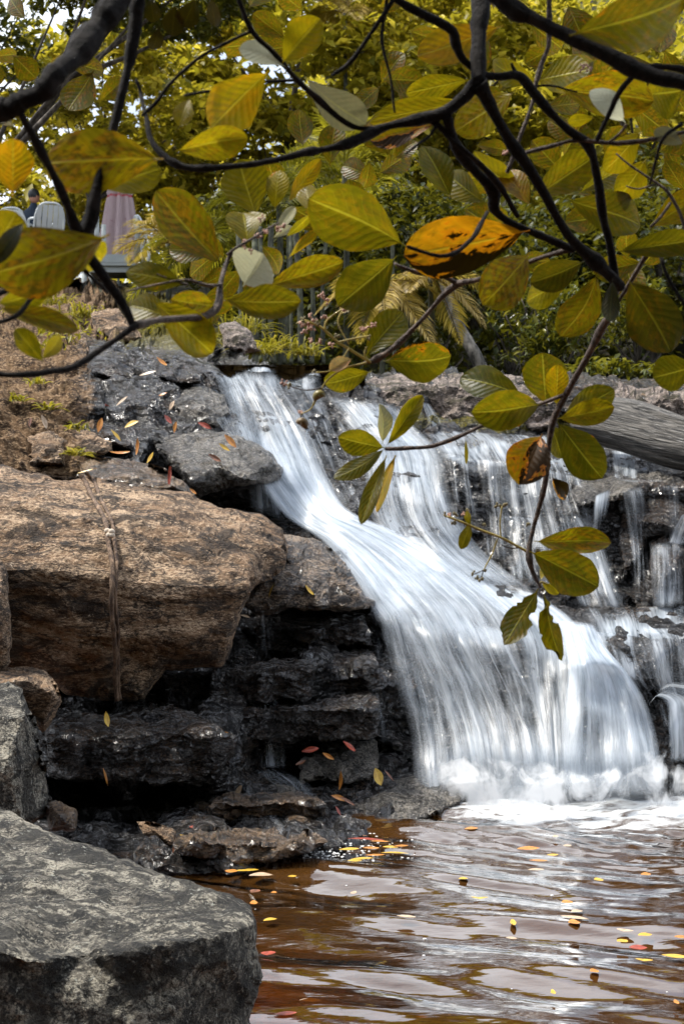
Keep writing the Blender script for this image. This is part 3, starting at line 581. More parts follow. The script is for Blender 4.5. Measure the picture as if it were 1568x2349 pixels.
rock('rock', 'loose brown stone lying on the dark wet shelf behind the foreground boulder', 'rock',
     [(313,1884),(345,1886),(405,1905),(401,1940),(380,1943),(330,1915)], [(310,1880,5.35),(410,1900,5.35),(350,1900,5.2),(400,1945,5.2),(380,1925,5.18),(320,1920,5.25)], .2, M['boulder'], sp=4, er=9, ea=.04, amp=.01, sc=5, seed=37)
rock('rock', 'brown wet stone at the foot of the small trickle by the pool edge', 'rock',
     [(545,1902),(585,1890),(620,1878),(665,1886),(655,1925),(640,1948),(590,1955),(552,1935)], [(540,1895,5.75),(620,1875,5.8),(670,1885,5.8),(560,1930,5.5),(650,1935,5.5),(600,1910,5.55),(600,1960,5.45)], .3, M['wetbrown'], sp=4, er=12, ea=.06, amp=.016, sc=4, seed=38)
rock('rock', 'long layered wet slab jutting into the pool beside the foam', 'rock',
     [(752,1908),(800,1884),(742,1872),(745,1850),(820,1835),(900,1790),(960,1770),(1020,1775),(1050,1800),(1070,1832),(1040,1852),(940,1885),(880,1902),(820,1915)],
     [(740,1840,6.25),(820,1830,6.3),(900,1785,6.45),(960,1765,6.5),(1030,1770,6.5),(1080,1830,6.3),(760,1880,5.95),(860,1850,6.05),(960,1815,6.2),(1040,1810,6.3),(750,1920,5.75),(880,1905,5.8),(960,1880,5.95),(1050,1855,6.15)], .5, M['greywet'], sp=5, er=14, ea=.06, amp=.028, sc=3.4, seed=39, strata=1.4)
rock('rock', 'dark cracked wet rock between the trickle and the foot of the main fall', 'rock',
     [(680,1832),(700,1715),(745,1704),(792,1695),(862,1697),(872,1760),(862,1792),(780,1797),(700,1792)], [(680,1700,6.5),(790,1690,6.55),(875,1690,6.6),(690,1795,6.2),(780,1800,6.22),(875,1795,6.35),(780,1745,6.32)], .4, M['greywet'], sp=5, er=14, ea=.06, amp=.03, sc=4.5, seed=40, blocks=1.2)
rock('boulder', 'rounded grey wet boulder dotted with fallen leaves left of the main fall', 'boulder',
     [(328,1006),(380,998),(470,985),(560,1000),(622,1040),(652,1076),(640,1105),(582,1112),(520,1122),(452,1142),(428,1110),(388,1070)],
     [(320,1000,8.0),(470,982,8.1),(560,995,8.1),(630,1035,8.05),(660,1080,7.95),(400,1050,7.65),(500,1060,7.6),(600,1075,7.7),(450,1100,7.5),(550,1095,7.5),(440,1145,7.6),(530,1125,7.6),(640,1110,7.8)], .6, M['greywet'], sp=5, er=18, ea=.1, amp=.03, sc=2.6, seed=41)
rock('boulder', 'long low brown rock lying between the tan boulder and the grey wet boulder', 'boulder',
     [(178,1066),(212,1050),(300,1058),(380,1074),(430,1110),(456,1142),(300,1130),(200,1108)], [(170,1055,7.4),(300,1050,7.45),(440,1100,7.4),(460,1145,7.3),(200,1110,7.0),(300,1090,7.05),(400,1115,7.05),(300,1140,7.0)], .5, M['wetbrown'], sp=5, er=14, ea=.08, amp=.025, sc=3, seed=42)
rock('boulder', 'black angular rock below the soil bank at the top of the wet slope', 'boulder',
     [(198,842),(206,792),(250,800),(290,810),(322,845),(300,872),(230,867)], [(190,780,9.0),(300,800,9.0),(330,850,8.9),(200,860,8.5),(260,840,8.55),(300,875,8.5)], .5, M['wet'], sp=5, er=12, ea=.07, amp=.03, sc=3, seed=43)
for lb, ol, (dt, df), seed in [
    ('upper black ledge dripping under the tan boulder and the flat slab', [(366,1552),(430,1538),(560,1530),(640,1512),(702,1494),(724,1502),(720,1560),(708,1602),(600,1614),(500,1606),(430,1606),(380,1590)], (6.62, 6.28), 101),
    ('middle black ledge behind the thin white trickle', [(398,1614),(480,1622),(560,1622),(720,1612),(780,1592),(842,1578),(866,1600),(868,1690),(760,1702),(600,1702),(556,1682),(470,1645)], (6.5, 6.2), 102),
    ('lower black ledge overhanging the dark hollow at the left', [(108,1652),(180,1630),(250,1645),(330,1640),(392,1622),(440,1630),(470,1650),(548,1694),(540,1735),(487,1774),(420,1792),(300,1788),(200,1792),(108,1782)], (5.98, 5.66), 103),
    ('deep black ledge in the recess under the flat slab', [(548,1420),(640,1412),(740,1412),(836,1402),(850,1480),(800,1478),(700,1490),(600,1502),(540,1485)], (7.0, 6.75), 104),
    ('black ledge stepping down beside the left edge of the main curtain', [(720,1500),(800,1488),(858,1492),(872,1560),(850,1580),(780,1592),(726,1606)], (6.85, 6.5), 105),
    ('thin flat wet slab at the foot of the dark ledges', [(470,1850),(520,1822),(600,1806),(690,1815),(742,1838),(748,1868),(690,1890),(600,1886),(520,1892),(478,1880)], (6.15, 5.66), 106),
    ('lowest wet slab reaching the leaf heap at the pool edge', [(400,1932),(470,1902),(560,1898),(640,1900),(724,1908),(752,1930),(700,1955),(640,1966),(560,1984),(480,1972),(420,1958)], (5.55, 5.08), 107)]:
    a = np.array(ol, float); y0_, y1_ = a[:, 1].min(), a[:, 1].max(); k = .38
    cl = [(x, y, dt + (df - dt) * min(1, (y - y0_) / (y1_ - y0_) / k)) for x, y in a.mean(0) + (a - a.mean(0)) * 1.08] + [(x, y0_ + (y1_ - y0_) * k, df + .02 * math.sin(x * .05)) for x in np.linspace(a[:, 0].min(), a[:, 0].max(), 7)] + [(x, y1_, df + .05) for x in np.linspace(a[:, 0].min(), a[:, 0].max(), 5)]
    rock('ledge', lb, 'rock ledge', ol, cl, .5, M['wet'] if seed < 106 else M['wetbrown'], sp=5, er=12, ea=.07, amp=.034, sc=2.4, seed=seed, blocks=.9, strata=1.8)
for i, (ol, d, mt, lb) in enumerate([
    ([(325,850),(350,828),(420,832),(455,850),(460,880),(400,878),(340,872)], 8.6, 'wet', 'layered black rock with leaf litter just left of the waterfall lip'),
    ([(270,905),(330,880),(360,890),(380,925),(330,945),(280,930)], 8.25, 'greywet', 'grey wet rock in the middle of the wet slope under the black angular rock'),
    ([(385,905),(450,885),(515,905),(530,950),(500,985),(430,975),(392,940)], 8.25, 'greywet', 'shiny wrinkled wet rock touching the left side of the main fall'),
    ([(180,975),(230,960),(290,985),(330,1015),(300,1035),(230,1020),(190,1005)], 7.75, 'wet', 'dark blue wet rock with yellow leaves beneath the wet slope'),
    ([(150,985),(205,985),(258,1010),(260,1035),(215,1050),(160,1030)], 7.5, 'boulder', 'jagged tan stone at the foot of the soil bank above the tan boulder'),
    ([(60,1000),(120,985),(155,1010),(150,1070),(70,1070)], 7.4, 'boulder', 'brown stone half buried in the soil bank above the tan boulder'),
    ([(455,845),(478,838),(500,862),(505,900),(470,895)], 8.75, 'wet', 'small black rock forming the left end of the waterfall lip'),
    ([(500,745),(540,735),(575,760),(598,805),(560,815),(515,800)], 11.2, 'wall', 'dark rock with pale patches on the grassy bank above the waterfall lip'),
    ([(440,700),(475,690),(500,720),(490,750),(450,745)], 13.5, 'wall', 'rounded rock high on the grassy bank under the big leaves'),
    ([(210,720),(270,705),(300,740),(330,780),(250,790),(215,760)], 10.3, 'boulder', 'broken brown rock on the bank right above the black angular rock'),
    ([(1486,1240),(1545,1236),(1572,1260),(1566,1330),(1560,1392),(1500,1390),(1488,1320)], 7.5, 'wet', 'black block with thin water strands below the right hand rock ledge'),
    ([(1500,1600),(1540,1580),(1640,1575),(1660,1740),(1545,1745),(1510,1680)], 6.7, 'wet', 'black rounded boulder at the lower right foot of the falls'),
    ([(1418,1180),(1470,1130),(1560,1118),(1640,1120),(1640,1235),(1490,1240),(1430,1330),(1415,1250)], 7.75, 'wet', 'black cracked rock under the grey slab on the right side'),
    ([(1305,1125),(1345,1098),(1400,1090),(1480,1085),(1640,1088),(1640,1130),(1480,1138),(1400,1150),(1330,1165)], 7.85, 'greywet', 'grey slab topping the right hand rocks below the log')]):
    a = np.array(ol, float); c = a.mean(0); cl = [(x, y, d + .35 - .4 * (y - a[:, 1].min()) / np.ptp(a[:, 1])) for x, y in (c + (a - c) * 1.05)] + [(c[0], c[1], d)]
    rock('rock', lb, 'rock', ol, cl, .4 if d < 9 else .7, M[mt], sp=5, er=14, ea=.1, amp=.028, sc=3, seed=60 + i, blocks=.9, strata=1)
rock('stone_wall', 'long pale crusted stone wall along the stream above the second fall', 'stone wall',
     [(838,878),(860,862),(960,856),(1060,855),(1160,858),(1250,866),(1272,890),(1275,985),(1180,995),(1000,985),(900,975),(850,930)],
     [(830,855,10.0),(1060,850,10.0),(1280,860,10.0),(840,890,9.35),(1060,888,9.3),(1270,900,9.25),(850,940,9.3),(1060,995,9.2),(1280,1000,9.15)], .8, M['wall'], sp=6, er=14, ea=.1, amp=.05, sc=2.4, seed=80, blocks=1.3, strata=.6)
rock('stone_wall', 'jagged pinkish stone wall behind the weathered log on the right', 'stone wall',
     [(1392,905),(1420,888),(1500,890),(1568,893),(1680,900),(1680,985),(1560,990),(1420,960)], [(1390,880,9.9),(1690,885,9.9),(1390,915,9.2),(1690,915,9.2),(1390,970,9.15),(1690,1000,9.15)], .8, M['wall'], sp=6, er=12, ea=.1, amp=.06, sc=2.8, seed=82, blocks=1.6)

RUB = [(430,1868,34,'wet'),(470,1850,30,'wetbrown'),(505,1845,40,'wet'),(540,1860,36,'wetbrown'),(585,1858,44,'greywet'),(625,1845,34,'wetbrown'),(660,1865,40,'wet'),(700,1850,38,'greywet'),(690,1890,44,'wetbrown'),(725,1895,34,'wet'),(480,1900,46,'wet'),(520,1925,40,'wetbrown'),(450,1935,34,'wet'),(560,1965,34,'wet'),(610,1960,30,'wetbrown'),(645,1955,26,'wetbrown'),(500,1958,34,'wet'),(680,1925,36,'greywet'),(720,1925,26,'wetbrown'),(420,1955,26,'wet'),(640,1820,40,'greywet'),(575,1820,36,'wet')]
WHERE = ['at the left end of the wet rubble', 'between two black stones in the rubble', 'under the thin trickle outlet', 'under the small hanging trickle', 'where the thin trickle lands', 'just right of the landing trickle', 'in the middle of the runnel', 'left of the long layered slab', 'with a brown top beside the slab end', 'against the slab end at the water', 'left of the brown wet stone', 'touching the brown wet stone on its left', 'beside the loose brown stone', 'half sunk below the brown wet stone', 'at the water edge under the brown wet stone', 'rightmost in front of the brown wet stone', 'at the water edge left of the brown wet stone', 'in the runnel below the grey stone', 'at the runnel mouth by the drift of leaves', 'nearest the leaf heap', 'above the runnel under the dark cracked rock', 'between trickle and dark ledge']
for i, ((x, y, r, mt), wh) in enumerate(zip(RUB, WHERE)):
    d = float(grid_at(YD, x, y)) - .0; a = np.linspace(0, 2 * np.pi, 9)[:-1] + RNG.uniform(-.25, .25, 8); rr = r * RNG.uniform(.75, 1.15, 8)
    ol = [(x + q * math.cos(t), y + q * .62 * math.sin(t)) for q, t in zip(rr, a)]
    cl = [(x + (px_ - x) * 1.1, y + (py_ - y) * 1.1, d + .06 - .16 * (py_ - y) / r) for px_, py_ in ol] + [(x, y - r * .1, d - .05)]
    rock('stone', {'wet': 'black wet', 'wetbrown': 'brown wet', 'greywet': 'grey wet'}[mt] + ' stone ' + wh, 'stone', ol, cl, .12, M[mt], sp=4, er=10, ea=.04, amp=.014, sc=4.5, seed=120 + i, blocks=.8, group='wet rubble at the foot of the dark ledges')

# ------------------------------------------------------------------ vine stems on the boulder
bf = SURF['boulder']
for pts, w, lab in (([(186,1088),(198,1112),(215,1142),(240,1195),(250,1240),(256,1300),(258,1380),(260,1450),(266,1530),(268,1606)], 5.5, 'thin brown vine stem with a pale knot hanging down the tan boulder'),
                    ([(200,1084),(214,1104),(236,1150),(256,1200),(264,1240),(265,1300),(268,1400),(270,1480),(275,1604)], 4.5, 'smoother vine stem running close along the knotted one')):
    s = spline(pts, 60); s[:, 0] += 2.0 * np.sin(np.arange(60) * .45 + w); d = bf(s[:, 0], s[:, 1]); d = np.convolve(np.pad(d, 4, 'edge'), np.ones(9) / 9, 'valid') - .05
    if w > 5: d[:] -= .012
    mb = MB(); mb.tube(P(s[:, 0], s[:, 1], d), w / FD * d.mean() * (1 + .18 * np.sin(np.arange(60) * 1.3)), 8, .35, 3)
    ob = tag(mb.build('vine_stem', M['vine'], origin=P(s[-1, 0], s[-1, 1], d[-1])), lab, 'vine')
    if w > 5:
        k = P(s[29, 0], s[29, 1] - 40, d[29] - .012); kb = MB()
        for q in range(5): kb.ball(k + RNG.uniform(-.012, .012, 3), (.014, .01, .012))
        e = kb.build('knot', plain('pale_knot_wood', (.5, .42, .33), .8), None); e.parent = ob; e.location = -ob.location

# ------------------------------------------------------------------ weathered log
n = 130; sg = 40; A0 = P(1335, 962, 8.7); A1 = P(1720, 1042, 7.9); ax_ = A1 - A0; L = np.linalg.norm(ax_); ax_ /= L
up = np.array([0, 0, 1.]); sdv = np.cross(ax_, up); sdv /= np.linalg.norm(sdv); up = np.cross(sdv, ax_); mb = MB(); th = np.arange(sg) * 2 * np.pi / sg; V = []
for i in range(n):
    t = i / (n - 1); r = .145 + .012 * math.sin(t * 5) + .015 * t; 
    if i < 5: r *= .86 + .028 * i
    q = np.stack([np.full(sg, t * L * .7), np.cos(th) * 2.2, np.sin(th) * 2.2], -1)
    rr = r * (1 + .10 * fbm(q * np.array([.8, 4.5, 4.5]), 5, 90, .6) - .07 * np.clip(fbm(q * np.array([1.6, 4, 4]), 3, 95) - .12, 0, 1) * 4)
    V.append(A0 + ax_ * t * L + rr[:, None] * (np.cos(th)[:, None] * sdv + np.sin(th)[:, None] * up) + .02 * math.sin(t * 7) * up)
V = np.array(V).reshape(-1, 3)
F = [(i * sg + k, i * sg + (k + 1) % sg, (i + 1) * sg + (k + 1) % sg, (i + 1) * sg + k) for i in range(n - 1) for k in range(sg)] + [tuple(range(sg))[::-1], tuple((n - 1) * sg + k for k in range(sg))]
me = mesh('log', V, F, smooth=False); R = Matrix((ax_, sdv, up)).to_4x4()
me.transform(R @ Matrix.Translation(-Vector(A0))); lg = bpy.data.objects.new('log', me); COL.objects.link(lg); lg.matrix_world = Matrix.Translation(A0) @ R.inverted(); me.materials.append(M['log'])
tag(lg, 'weathered grey cracked log lying across the rocks on the right', 'log')

# ------------------------------------------------------------------ falling water
def stream(left, right, dens, off=.05, name='waterfall', seed=0, nt_=70, fade=(.06, .05), sf=.10, layers=1, bulge=.03, sm_=6, name2=None):
    wl = spline(left, nt_); wr = spline(right, nt_); mb_v = []; mb_f = []; at_s = []; at_d = []; at_e = []; uvs = []; base = 0
    for ly in range(layers):
        wpx = np.linalg.norm(wl - wr, axis=1).mean(); ns = int(max(8, wpx / 5)); s = np.linspace(0, 1, ns)
        X = wl[:, None, 0] * (1 - s) + wr[:, None, 0] * s; Y = wl[:, None, 1] * (1 - s) + wr[:, None, 1] * s
        D = cliff_d(X.ravel(), Y.ravel()).reshape(X.shape)
        k = sm_; Dp = np.pad(D, ((k, k), (2, 2)), 'edge'); Dm = D.copy()
        Dm = sum(Dp[i:i + nt_, 2:-2] for i in range(2 * k + 1)) / (2 * k + 1)
        Yd = grid_at(YD, X, Y); Yp = np.pad(Yd, ((4, 4), (2, 2)), 'edge'); Yd = sum(Yp[i:i + nt_, j:j + ns] for i in range(9) for j in range(5)) / 45
        D = np.minimum(np.minimum(D, Dm * .6 + D * .4) - off, Yd - off * .4) - ly * .045
        D = .15 * D + .85 * np.minimum.accumulate(D, axis=0); Dq = np.pad(D, ((3, 3), (1, 1)), 'edge'); D = sum(Dq[i:i + nt_, j:j + ns] for i in range(7) for j in range(3)) / 21
        Vv = P(X.ravel(), Y.ravel(), D.ravel())
        seg = np.linalg.norm(np.diff(Vv.reshape(nt_, ns, 3), axis=0), axis=2); ln = np.vstack([np.zeros(ns), np.cumsum(seg, 0)])
        lm = ln.mean(1, keepdims=True) + 0 * ln; wm = np.linalg.norm(Vv.reshape(nt_, ns, 3)[:, 0] - Vv.reshape(nt_, ns, 3)[:, -1], axis=1).mean()
        U = np.stack([np.broadcast_to(s * wm, X.shape) + seed * 3.3 + ly * 1.7, lm + seed * 1.9 + ly * 5], -1).reshape(-1, 2)
        b = fbm(np.stack([U[:, 0] * 9, U[:, 1] * .9, np.full(len(U), seed + ly * .5)], -1), 3, 100 + seed) * bulge + fbm(np.stack([U[:, 0] * 30, U[:, 1] * 1.6, np.full(len(U), seed * 1.)], -1), 2, 140) * bulge * .35
        Vv = Vv + np.array([0, -1, .25]) * b[:, None]
        t = np.linspace(0, 1, nt_)[:, None] + 0 * X; ss = s[None] + 0 * X
        wob = .5 * fbm(np.stack([U[:, 1] * 1.2, np.full(len(U), 5. + seed), ss.ravel() > .5], -1), 2, 9).reshape(X.shape) * sf
        e = np.clip((ss + wob * .5) / sf, 0, 1) * np.clip((1 - ss + wob * .5) / sf, 0, 1)
        if fade[0] > 0: e = e * np.clip(t / fade[0], 0, 1)
        if fade[1] > 0: e = e * np.clip((1 - t + .05 * fbm(np.stack([U[:, 0] * 5, U[:, 1] * .4, np.full(len(U), seed * 1.)], -1), 3, 77).reshape(X.shape)) / fade[1], 0, 1)
        dn = -.06 + np.interp(np.linspace(0, 1, nt_), np.linspace(0, 1, len(dens)), dens)[:, None] + 0 * X - ly * .1
        mb_v.append(Vv); mb_f += (grid_faces(nt_, ns) + base).tolist(); base += len(Vv); at_d.append(dn.ravel()); at_s.append(np.full(dn.size, 1. if (ly == 0 and layers > 1) else .5)); at_e.append(e.ravel()); uvs.append(U)
    Vv = np.vstack(mb_v)
    o = link(name, mesh(name, Vv, mb_f, {'dens': np.concatenate(at_d), 'soft': np.concatenate(at_s), 'edge': np.concatenate(at_e)}, np.vstack(uvs)), M['stream'])
    return struct(o)

# main cascade
stream([(470,842),(495,870),(520,940),(552,1030),(592,1110),(660,1190),(735,1240),(790,1310),(838,1380),(872,1440),(905,1560),(940,1690),(948,1832)],
       [(640,850),(648,895),(690,960),(725,1030),(755,1100),(800,1170),(900,1215),(1010,1270),(1100,1335),(1170,1400),(1220,1500),(1255,1640),(1282,1832)], [.6, .66, .68, .78, .88, .94, .95, .92, .82, .68, .52, .56, .85], layers=3, seed=1, nt_=150, sf=.16, off=.09)
stream([(600,848),(620,890),(670,960),(710,1030),(742,1100),(790,1180)], [(736,860),(742,905),(760,970),(780,1040),(810,1110),(850,1190)], [.62, .6, .55, .42, .4, .55], seed=2, sf=.2)
stream([(738,905),(780,950),(825,1020),(838,1100),(850,1180),(890,1250),(960,1320)], [(915,928),(955,980),(1012,1040),(1032,1120),(1060,1200),(1120,1275),(1230,1360)], [.66, .72, .76, .7, .66, .72, .72], seed=3, layers=3, nt_=90, sf=.18, off=.07)
stream([(715,930),(745,1000),(775,1090),(800,1160),(840,1240)], [(800,950),(850,1010),(872,1090),(900,1170),(970,1260)], [.52, .44, .38, .46, .66], seed=4, sf=.2)
# broad lower curtain
stream([(840,1375),(852,1420),(862,1500),(872,1600),(880,1700)], [(930,1400),(945,1450),(960,1540),(980,1640),(1004,1800)], [.5, .42, .36, .34, .3], seed=5, off=.06)
stream([(1030,1310),(1120,1385),(1185,1450),(1205,1560),(1225,1660),(1245,1832)], [(1215,1355),(1310,1420),(1345,1490),(1345,1560),(1340,1650),(1335,1832)], [.85, .9, .8, .55, .62, .85], seed=6, layers=2, off=.07, nt_=90)
stream([(1280,1420),(1290,1475),(1300,1530),(1292,1600),(1285,1680),(1275,1832)], [(1360,1430),(1390,1485),(1442,1545),(1482,1610),(1507,1690),(1527,1832)], [.9, 1.0, 1.0, .8, .7, .85], seed=47, layers=3, off=.2)
stream([(900,1400),(930,1470),(980,1580),(1020,1690),(1040,1832)], [(1160,1440),(1190,1500),(1240,1600),(1270,1690),(1290,1832)], [.75, .62, .48, .6, .85], seed=17, off=.10)
# flat ledge and thin curtains behind the leaves
stream([(960,985),(985,1005),(1000,1030),(1018,1055)], [(1285,1000),(1300,1020),(1320,1060),(1335,1095)], [.55, .65, .72, .65], seed=8, nt_=40, off=.035)
stream([(1012,1040),(1022,1080),(1030,1160),(1050,1285)], [(1180,1062),(1180,1110),(1190,1210),(1200,1345)], [.66, .48, .44, .46], seed=9, off=.05)
stream([(1150,1060),(1150,1110),(1165,1210),(1185,1335)], [(1335,1090),(1345,1130),(1385,1240),(1430,1390)], [.7, .56, .54, .56], seed=10, off=.05)
stream([(1150,1180),(1165,1200),(1160,1260),(1175,1335)], [(1235,1190),(1245,1215),(1255,1270),(1270,1360)], [.7, .62, .4, .4], seed=11, off=.08)
stream([(1365,1135),(1360,1165),(1358,1200),(1352,1225)], [(1400,1120),(1395,1160),(1385,1200),(1378,1228)], [.8, .68, .5, .4], seed=12, nt_=30, off=.2)
stream([(1402,1030),(1403,1055),(1405,1098)], [(1452,1040),(1458,1062),(1462,1098)], [.72, .6, .55], seed=13, nt_=30, off=.06)
stream([(1400,1092),(1450,1098),(1520,1098)], [(1400,1098),(1450,1106),(1520,1106)], [.5, .55, .45], seed=23, nt_=30, off=.1, sf=.3)
stream([(1490,1245),(1490,1280),(1492,1340),(1494,1398)], [(1566,1240),(1566,1280),(1566,1340),(1568,1398)], [.66, .56, .52, .55], seed=14, off=.38, nt_=40, fade=(.2, .1), sf=.2)
stream([(1562,1180),(1545,1210),(1530,1245)], [(1600,1160),(1590,1200),(1575,1250)], [.75, .6, .6], seed=15, off=.3, nt_=30)
# right lower ledge
stream([(1330,1392),(1345,1415),(1355,1440),(1362,1462)], [(1640,1390),(1640,1415),(1640,1445),(1640,1470)], [.45, .6, .85, .7], seed=16, off=.03, nt_=40)
stream([(1355,1445),(1372,1480),(1395,1540)], [(1450,1452),(1455,1490),(1460,1560)], [.8, .65, .55], seed=18, off=.08, nt_=40)
stream([(1465,1440),(1490,1470),(1495,1540),(1500,1590)], [(1640,1440),(1640,1480),(1640,1540),(1640,1590)], [.84, .62, .58, .56], seed=19, off=.08, nt_=40)
stream([(1480,1625),(1500,1600),(1525,1620),(1530,1690),(1532,1750)], [(1520,1570),(1560,1565),(1640,1590),(1640,1680),(1640,1750)], [.55, .6, .72, .66, .6], seed=20, off=.42, nt_=50)
stream([(1425,1120),(1432,1160),(1440,1230),(1450,1300),(1455,1385)], [(1478,1112),(1482,1160),(1484,1230),(1488,1300),(1490,1385)], [.55, .44, .42, .4, .42], seed=33, off=.28, nt_=50, sf=.25)
stream([(1500,1112),(1505,1140),(1510,1200),(1515,1245)], [(1560,1110),(1562,1140),(1562,1200),(1566,1245)], [.5, .4, .38, .4], seed=34, off=.3, nt_=40, sf=.25)
stream([(1370,1460),(1390,1500),(1420,1560),(1450,1600),(1490,1680)], [(1640,1470),(1640,1500),(1640,1560),(1640,1600),(1640,1680)], [.5, .48, .46, .5, .5], seed=35, off=.12, nt_=60, sf=.12)
stream([(1240,1180),(1262,1230),(1290,1300),(1325,1392)], [(1340,1180),(1370,1230),(1405,1300),(1440,1395)], [.45, .5, .54, .62], seed=36, off=.12, nt_=50, sf=.2)
# thin trickles over the dark rocks on the left
stream([(572,1590),(576,1640),(582,1700),(585,1762)], [(640,1585),(640,1640),(652,1700),(658,1762)], [.48, .46, .4, .44], seed=21, nt_=50, sf=.25, off=.06)
stream([(528,1705),(515,1740),(500,1775),(480,1805)], [(550,1705),(552,1740),(560,1780),(575,1810)], [.42, .36, .33, .3], seed=22, nt_=30, sf=.3)
stream([(500,1775),(540,1820),(580,1870),(620,1930)], [(650,1760),(710,1800),(740,1860),(765,1915)], [.36, .42, .4, .45], seed=24, nt_=50, sf=.3, off=.05)
stream([(840,1560),(848,1600),(855,1640),(862,1700)], [(875,1560),(882,1600),(892,1650),(900,1710)], [.5, .42, .4, .3], seed=25, nt_=30, sf=.3)
stream([(700,1495),(703,1540),(706,1600)], [(718,1495),(720,1540),(722,1600)], [.5, .36, .3], seed=26, nt_=30, sf=.3, off=.06)
stream([(385,1545),(392,1570),(400,1600)], [(700,1500),(705,1540),(705,1590)], [.27, .24, .22], seed=27, nt_=30, sf=.1, off=.04)
stream([(590,1395),(592,1440),(596,1500)], [(640,1400),(642,1440),(646,1500)], [.3, .26, .22], seed=28, nt_=30, sf=.3, off=.5)
stream([(430,880),(470,910),(500,970),(560,1060),(575,1180)], [(530,890),(560,960),(600,1050),(640,1120),(660,1200)], [.44, .54, .56, .58, .62], seed=29, nt_=60, sf=.3, off=.10)
stream([(210,870),(250,900),(330,960),(420,1000)], [(260,860),(320,900),(400,940),(480,990)], [.22, .26, .26, .2], seed=30, nt_=50, sf=.3, off=.04)
stream([(480,838),(482,842),(484,846)], [(735,850),(736,856),(736,864)], [.7, .8, .7], seed=31, nt_=16, sf=.05, off=.04)
stream([(965,920),(975,950),(985,990)], [(985,925),(1005,955),(1025,1000)], [.6, .6, .6], seed=32, nt_=20, sf=.3, off=.15)

# ------------------------------------------------------------------ pool
xs = np.concatenate([np.arange(-2.2, 2.6, .014)]); ys = np.concatenate([np.arange(1.2, 6.9, .014)])
px, py = np.meshgrid(xs, ys); q = np.stack([px.ravel(), py.ravel(), 0 * px.ravel()], -1)
sx_, sy_ = q[:, 0], q[:, 1]
turb = np.exp(-np.clip(5.95 - sy_ + .35 * np.abs(sx_ - 1.1), 0, 9) / .45)
rot = np.stack([sx_ * .93 - sy_ * .36, sy_ * .93 + sx_ * .36, 0 * sx_], -1)
calm = sm(sx_ + .25 * (sy_ - 4), -.75, -.1)
h = .040 * fbm(rot * np.array([1.1, 3.6, 1]) + 4, 3, 200, .42) + .006 * fbm(rot * np.array([3.0, 8.0, 1]), 2, 201) * (.4 + 1 * sm(sy_, 3.6, 5.2))
h = h + .006 * fbm(rot * np.array([2.2, 8, 1]) + 9, 2, 202)
h = h * (.18 + .82 * calm) + turb * .045 * fbm(q * np.array([4, 5, 1]), 4, 203)
h = h + .0035 * sm(sy_, 4.3, 5.8) * fbm(rot * np.array([9, 20, 1]), 2, 205)
pv = q.copy(); pv[:, 2] = h
froth = np.exp(-np.clip(6.05 - sy_ + .5 * np.clip(.55 - sx_, 0, 9) ** 1.0, 0, 9) / .65) * sm(sx_, .0, .7)
murk = sm(sx_ + .5 * (sy_ - 4), -.55, .6) * .8
struct(link('pool_water', mesh('pool_water', pv, grid_faces(*px.shape)[:, ::-1], {'murk': murk, 'froth': froth}), M['pool']))
bx_, by_ = np.meshgrid(np.arange(-6, 7, .05), np.arange(-2, 7.2, .05)); bq = np.stack([bx_.ravel(), by_.ravel(), 0 * bx_.ravel()], -1)
bz = -.16 - .22 * sm(bq[:, 0], -.6, .8) + .05 * fbm(bq * 2.2, 4, 210) + .02 * fbm(bq * 9, 3, 211)
bz = np.where(bq[:, 1] > 6.6, -.5, bz); bq[:, 2] = bz
struct(link('stream_bed', mesh('stream_bed', bq, grid_faces(*bx_.shape)), M['bed']))

ux_, uy_ = np.meshgrid(np.linspace(-.95, .16, 40), np.linspace(9.25, 13.5, 90)); uq = np.stack([ux_.ravel(), uy_.ravel(), 0 * ux_.ravel()], -1); uq[:, 2] = 2.285 - .02 * sm(-uy_.ravel(), -9.6, -9.2) + .012 * fbm(uq * np.array([3, 6, 1]), 3, 207) - .09 * sm(ux_.ravel(), -.1, .25)
struct(link('stream_water', mesh('stream_water', uq, grid_faces(*ux_.shape)[:, ::-1], {'murk': np.full(len(uq), 1.1), 'froth': .25 + 0 * uq[:, 0]}), M['pool']))
# foam where the falls meet the pool
fx, fy = np.meshgrid(np.linspace(880, 1700, 180), np.linspace(1690, 1940, 100)); t = (fy - 1690) / 225
edge_y = 1770 + 62 * sm(fx, 930, 1090) + 12 * np.sin(fx * .021) - 45 * sm(fx, 1350, 1650)
D = np.interp(fy, [1690, 1745, 1800, 1850, 1880, 1940], [6.16, 6.09, 6.01, 5.97, 5.80, 5.42]); D = np.minimum(D, cliff_d(fx.ravel(), fy.ravel()).reshape(fx.shape) - .07); V = P(fx.ravel(), fy.ravel(), D.ravel())
V[:, 2] = np.maximum(V[:, 2], .015) + .035 * np.clip(fbm(V * np.array([3.2, 4, 3.2]), 3, 220, .4) + .3, 0, 1) * sm(edge_y.ravel() - fy.ravel(), -40, 40)
wv = fbm(V * np.array([3, 5, 3]), 4, 222); dn = sm((edge_y - fy).ravel() + 80 * wv, -115, 35) * (.84 * sm((fy - 1704).ravel() + 75 * wv, 0, 75) + .16 * sm((fy - 1790).ravel() + 30 * wv, 0, 45)) * sm(fx.ravel() + 60 * wv, 900, 1010)
fo = link('foam', mesh('foam', V, grid_faces(*fx.shape), {'dens': dn}), M['foam']); fo['kind'] = 'stuff'
